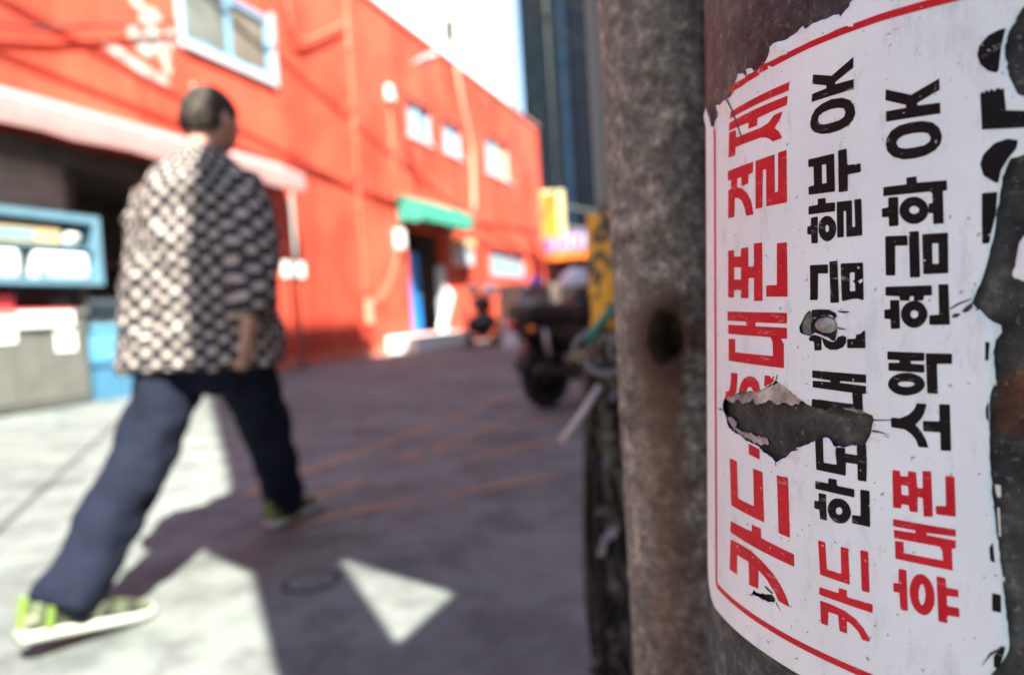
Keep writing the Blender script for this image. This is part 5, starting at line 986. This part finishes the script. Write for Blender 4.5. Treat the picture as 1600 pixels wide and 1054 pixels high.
person = body.build('person', 'skin', None, True); person.location = person_root; person.rotation_euler = (0, 0, RZP); remesh(person, .0048, 3)
tag(person, 'person in spotted jacket and dark trousers striding away along the alley', 'person')
# hair cap
hr = headmesh(1.055); 
inv = HM.inverted(); kf = []
for f in hr.f:
    c = sum((inv @ V(hr.v[i]) for i in f), V()) / len(f); z = c.z / .118; y = c.y / .097
    line = -.42 if y < -.45 else (-.42 + (y + .45) / .55 * .5 if y < .1 else (.08 + (y - .1) * .55))
    if z > line: kf.append(f)
hr.f = kf; ho = hr.build('hair', 'hair_black', person, True); so = ho.modifiers.new('t', 'SOLIDIFY'); so.thickness = .012; so.offset = -1
for s in (-1, 1):
    e = MB().ell(HM @ V((s * .031, .082, .003)), (.012, .012, .01), 14, 10).build('eye', 'eye_white', person, True); MB().ell(HM @ V((s * .031, .0905, .003)), (.005, .005, .005), 10, 8).build('iris', 'hair_black', e, True)
# jacket
jk = MB()
jk.rings([ring((-.02, .0), .282, .185, .70), ring((-.016, .0), .275, .182, .78), ring((-.01, 0), .258, .172, .92), ring((0, 0), .236, .155, 1.08), ring((0.008, -.005), .21, .145, 1.22), ring((.012, -.005), .185, .128, 1.30), ring((.015, 0), .145, .105, 1.355), ring((.02, .01), .1, .082, 1.40), ring((.025, .015), .068, .07, 1.435)])
for J in (JR, JL): jk.tube([V(J['sh']) + V((0, 0, -.01)), J['el'], V(J['wr']) + (V(J['el']) - V(J['wr'])) * .1], [.075, .083, .062], 20, sub=6)
jo = jk.build('jacket', 'jacket', person, True); remesh(jo, .009, 5, .045, .1)
# trousers
tr = MB(); tr.rings([ring((0, 0), .17, .13, .86), ring((0, 0), .185, .14, .78), ring((0, 0), .18, .14, .70), ring((0, .0), .12, .11, .62)])
tr.tube([LEG['l'][0], LEG['l'][1], V(LEG['l'][2]) + V((-.005, -.015, -.035))], [.112, .092, .082], 24, sub=7); tr.tube([LEG['r'][0], LEG['r'][1], V(LEG['r'][2]) + V((0, 0, -.02))], [.112, .092, .076], 24, sub=7)
to = tr.build('trousers', 'trousers', person, True); remesh(to, .01, 5, .042, .1)
# shoes
def shoe(M_, label):
    M_ = M_ @ Matrix.Scale(1.14, 4)
    secs = [(-.085, .024, .0, .055), (-.075, .034, .0, .085), (-.04, .038, .0, .1), (.0, .039, .0, .105), (.05, .042, .0, .085), (.1, .047, .0, .062), (.15, .046, .0, .05), (.185, .034, .0, .04), (.2, .016, .004, .03)]
    def lo(z0f, z1f, grow):
        b = MB(); rg = []
        for y, hw, z0, z1 in secs:
            a0, a1 = z0f(z0, z1), z1f(z0, z1); r = []
            for k in range(24):
                a = 2 * math.pi * k / 24; c, s = math.cos(a), math.sin(a); r.append(M_ @ V((hw * grow * math.copysign(abs(c) ** .7, c), y * (1.0 + (.05 if grow > 1 else 0)), (a0 + a1) / 2 + (a1 - a0) / 2 * math.copysign(abs(s) ** .7, s))))
            rg.append(r)
        return b.rings(rg)
    u = lo(lambda a, b: .02, lambda a, b: b, 1.0).build('shoe', 'camo', person, True)
    lo(lambda a, b: .0, lambda a, b: .03, 1.12).build('sole', 'sole_white', u, True)
    h = MB().box(-.012, .012, -.094, -.08, .03, .1, bev=.004); h.v = [tuple(M_ @ V(v)) for v in h.v]; h.build('heel_tab', 'lime', u)
    for s in (-1, 1):
        t = MB().box(s * .041 - .003, s * .041 + .003, -.05, -.035, .03, .08, bev=.002); t.v = [tuple(M_ @ V(v)) for v in t.v]; t.build('side_stripe', 'lime', u)
    return u
shoe(Matrix.Translation((-.195, -.51, .035)) @ Matrix.Rotation(math.radians(-34), 4, 'Z') @ Matrix.Rotation(math.radians(-10), 4, 'X'), '')
shoe(Matrix.Translation((.005, .545, .004)) @ Matrix.Rotation(math.radians(-14), 4, 'Z') @ Matrix.Rotation(math.radians(0), 4, 'X'), '')
# repeats of one kind share a group
GR = {'tissue_pack': 'tissue packs in the display case', 'taped_paper': 'papers taped to the grey cabinet', 'plastic_crate': 'stacked blue crates', 'black_bag': 'black bags on the hand cart', 'white_sack': 'white sacks by the cart', 'goods_carton': 'stack of cartons right of the cart'}
for o in COL.objects:
    if o.parent is None and o.name.split('.')[0] in GR: o['group'] = GR[o.name.split('.')[0]]
bpy.context.view_layer.update()
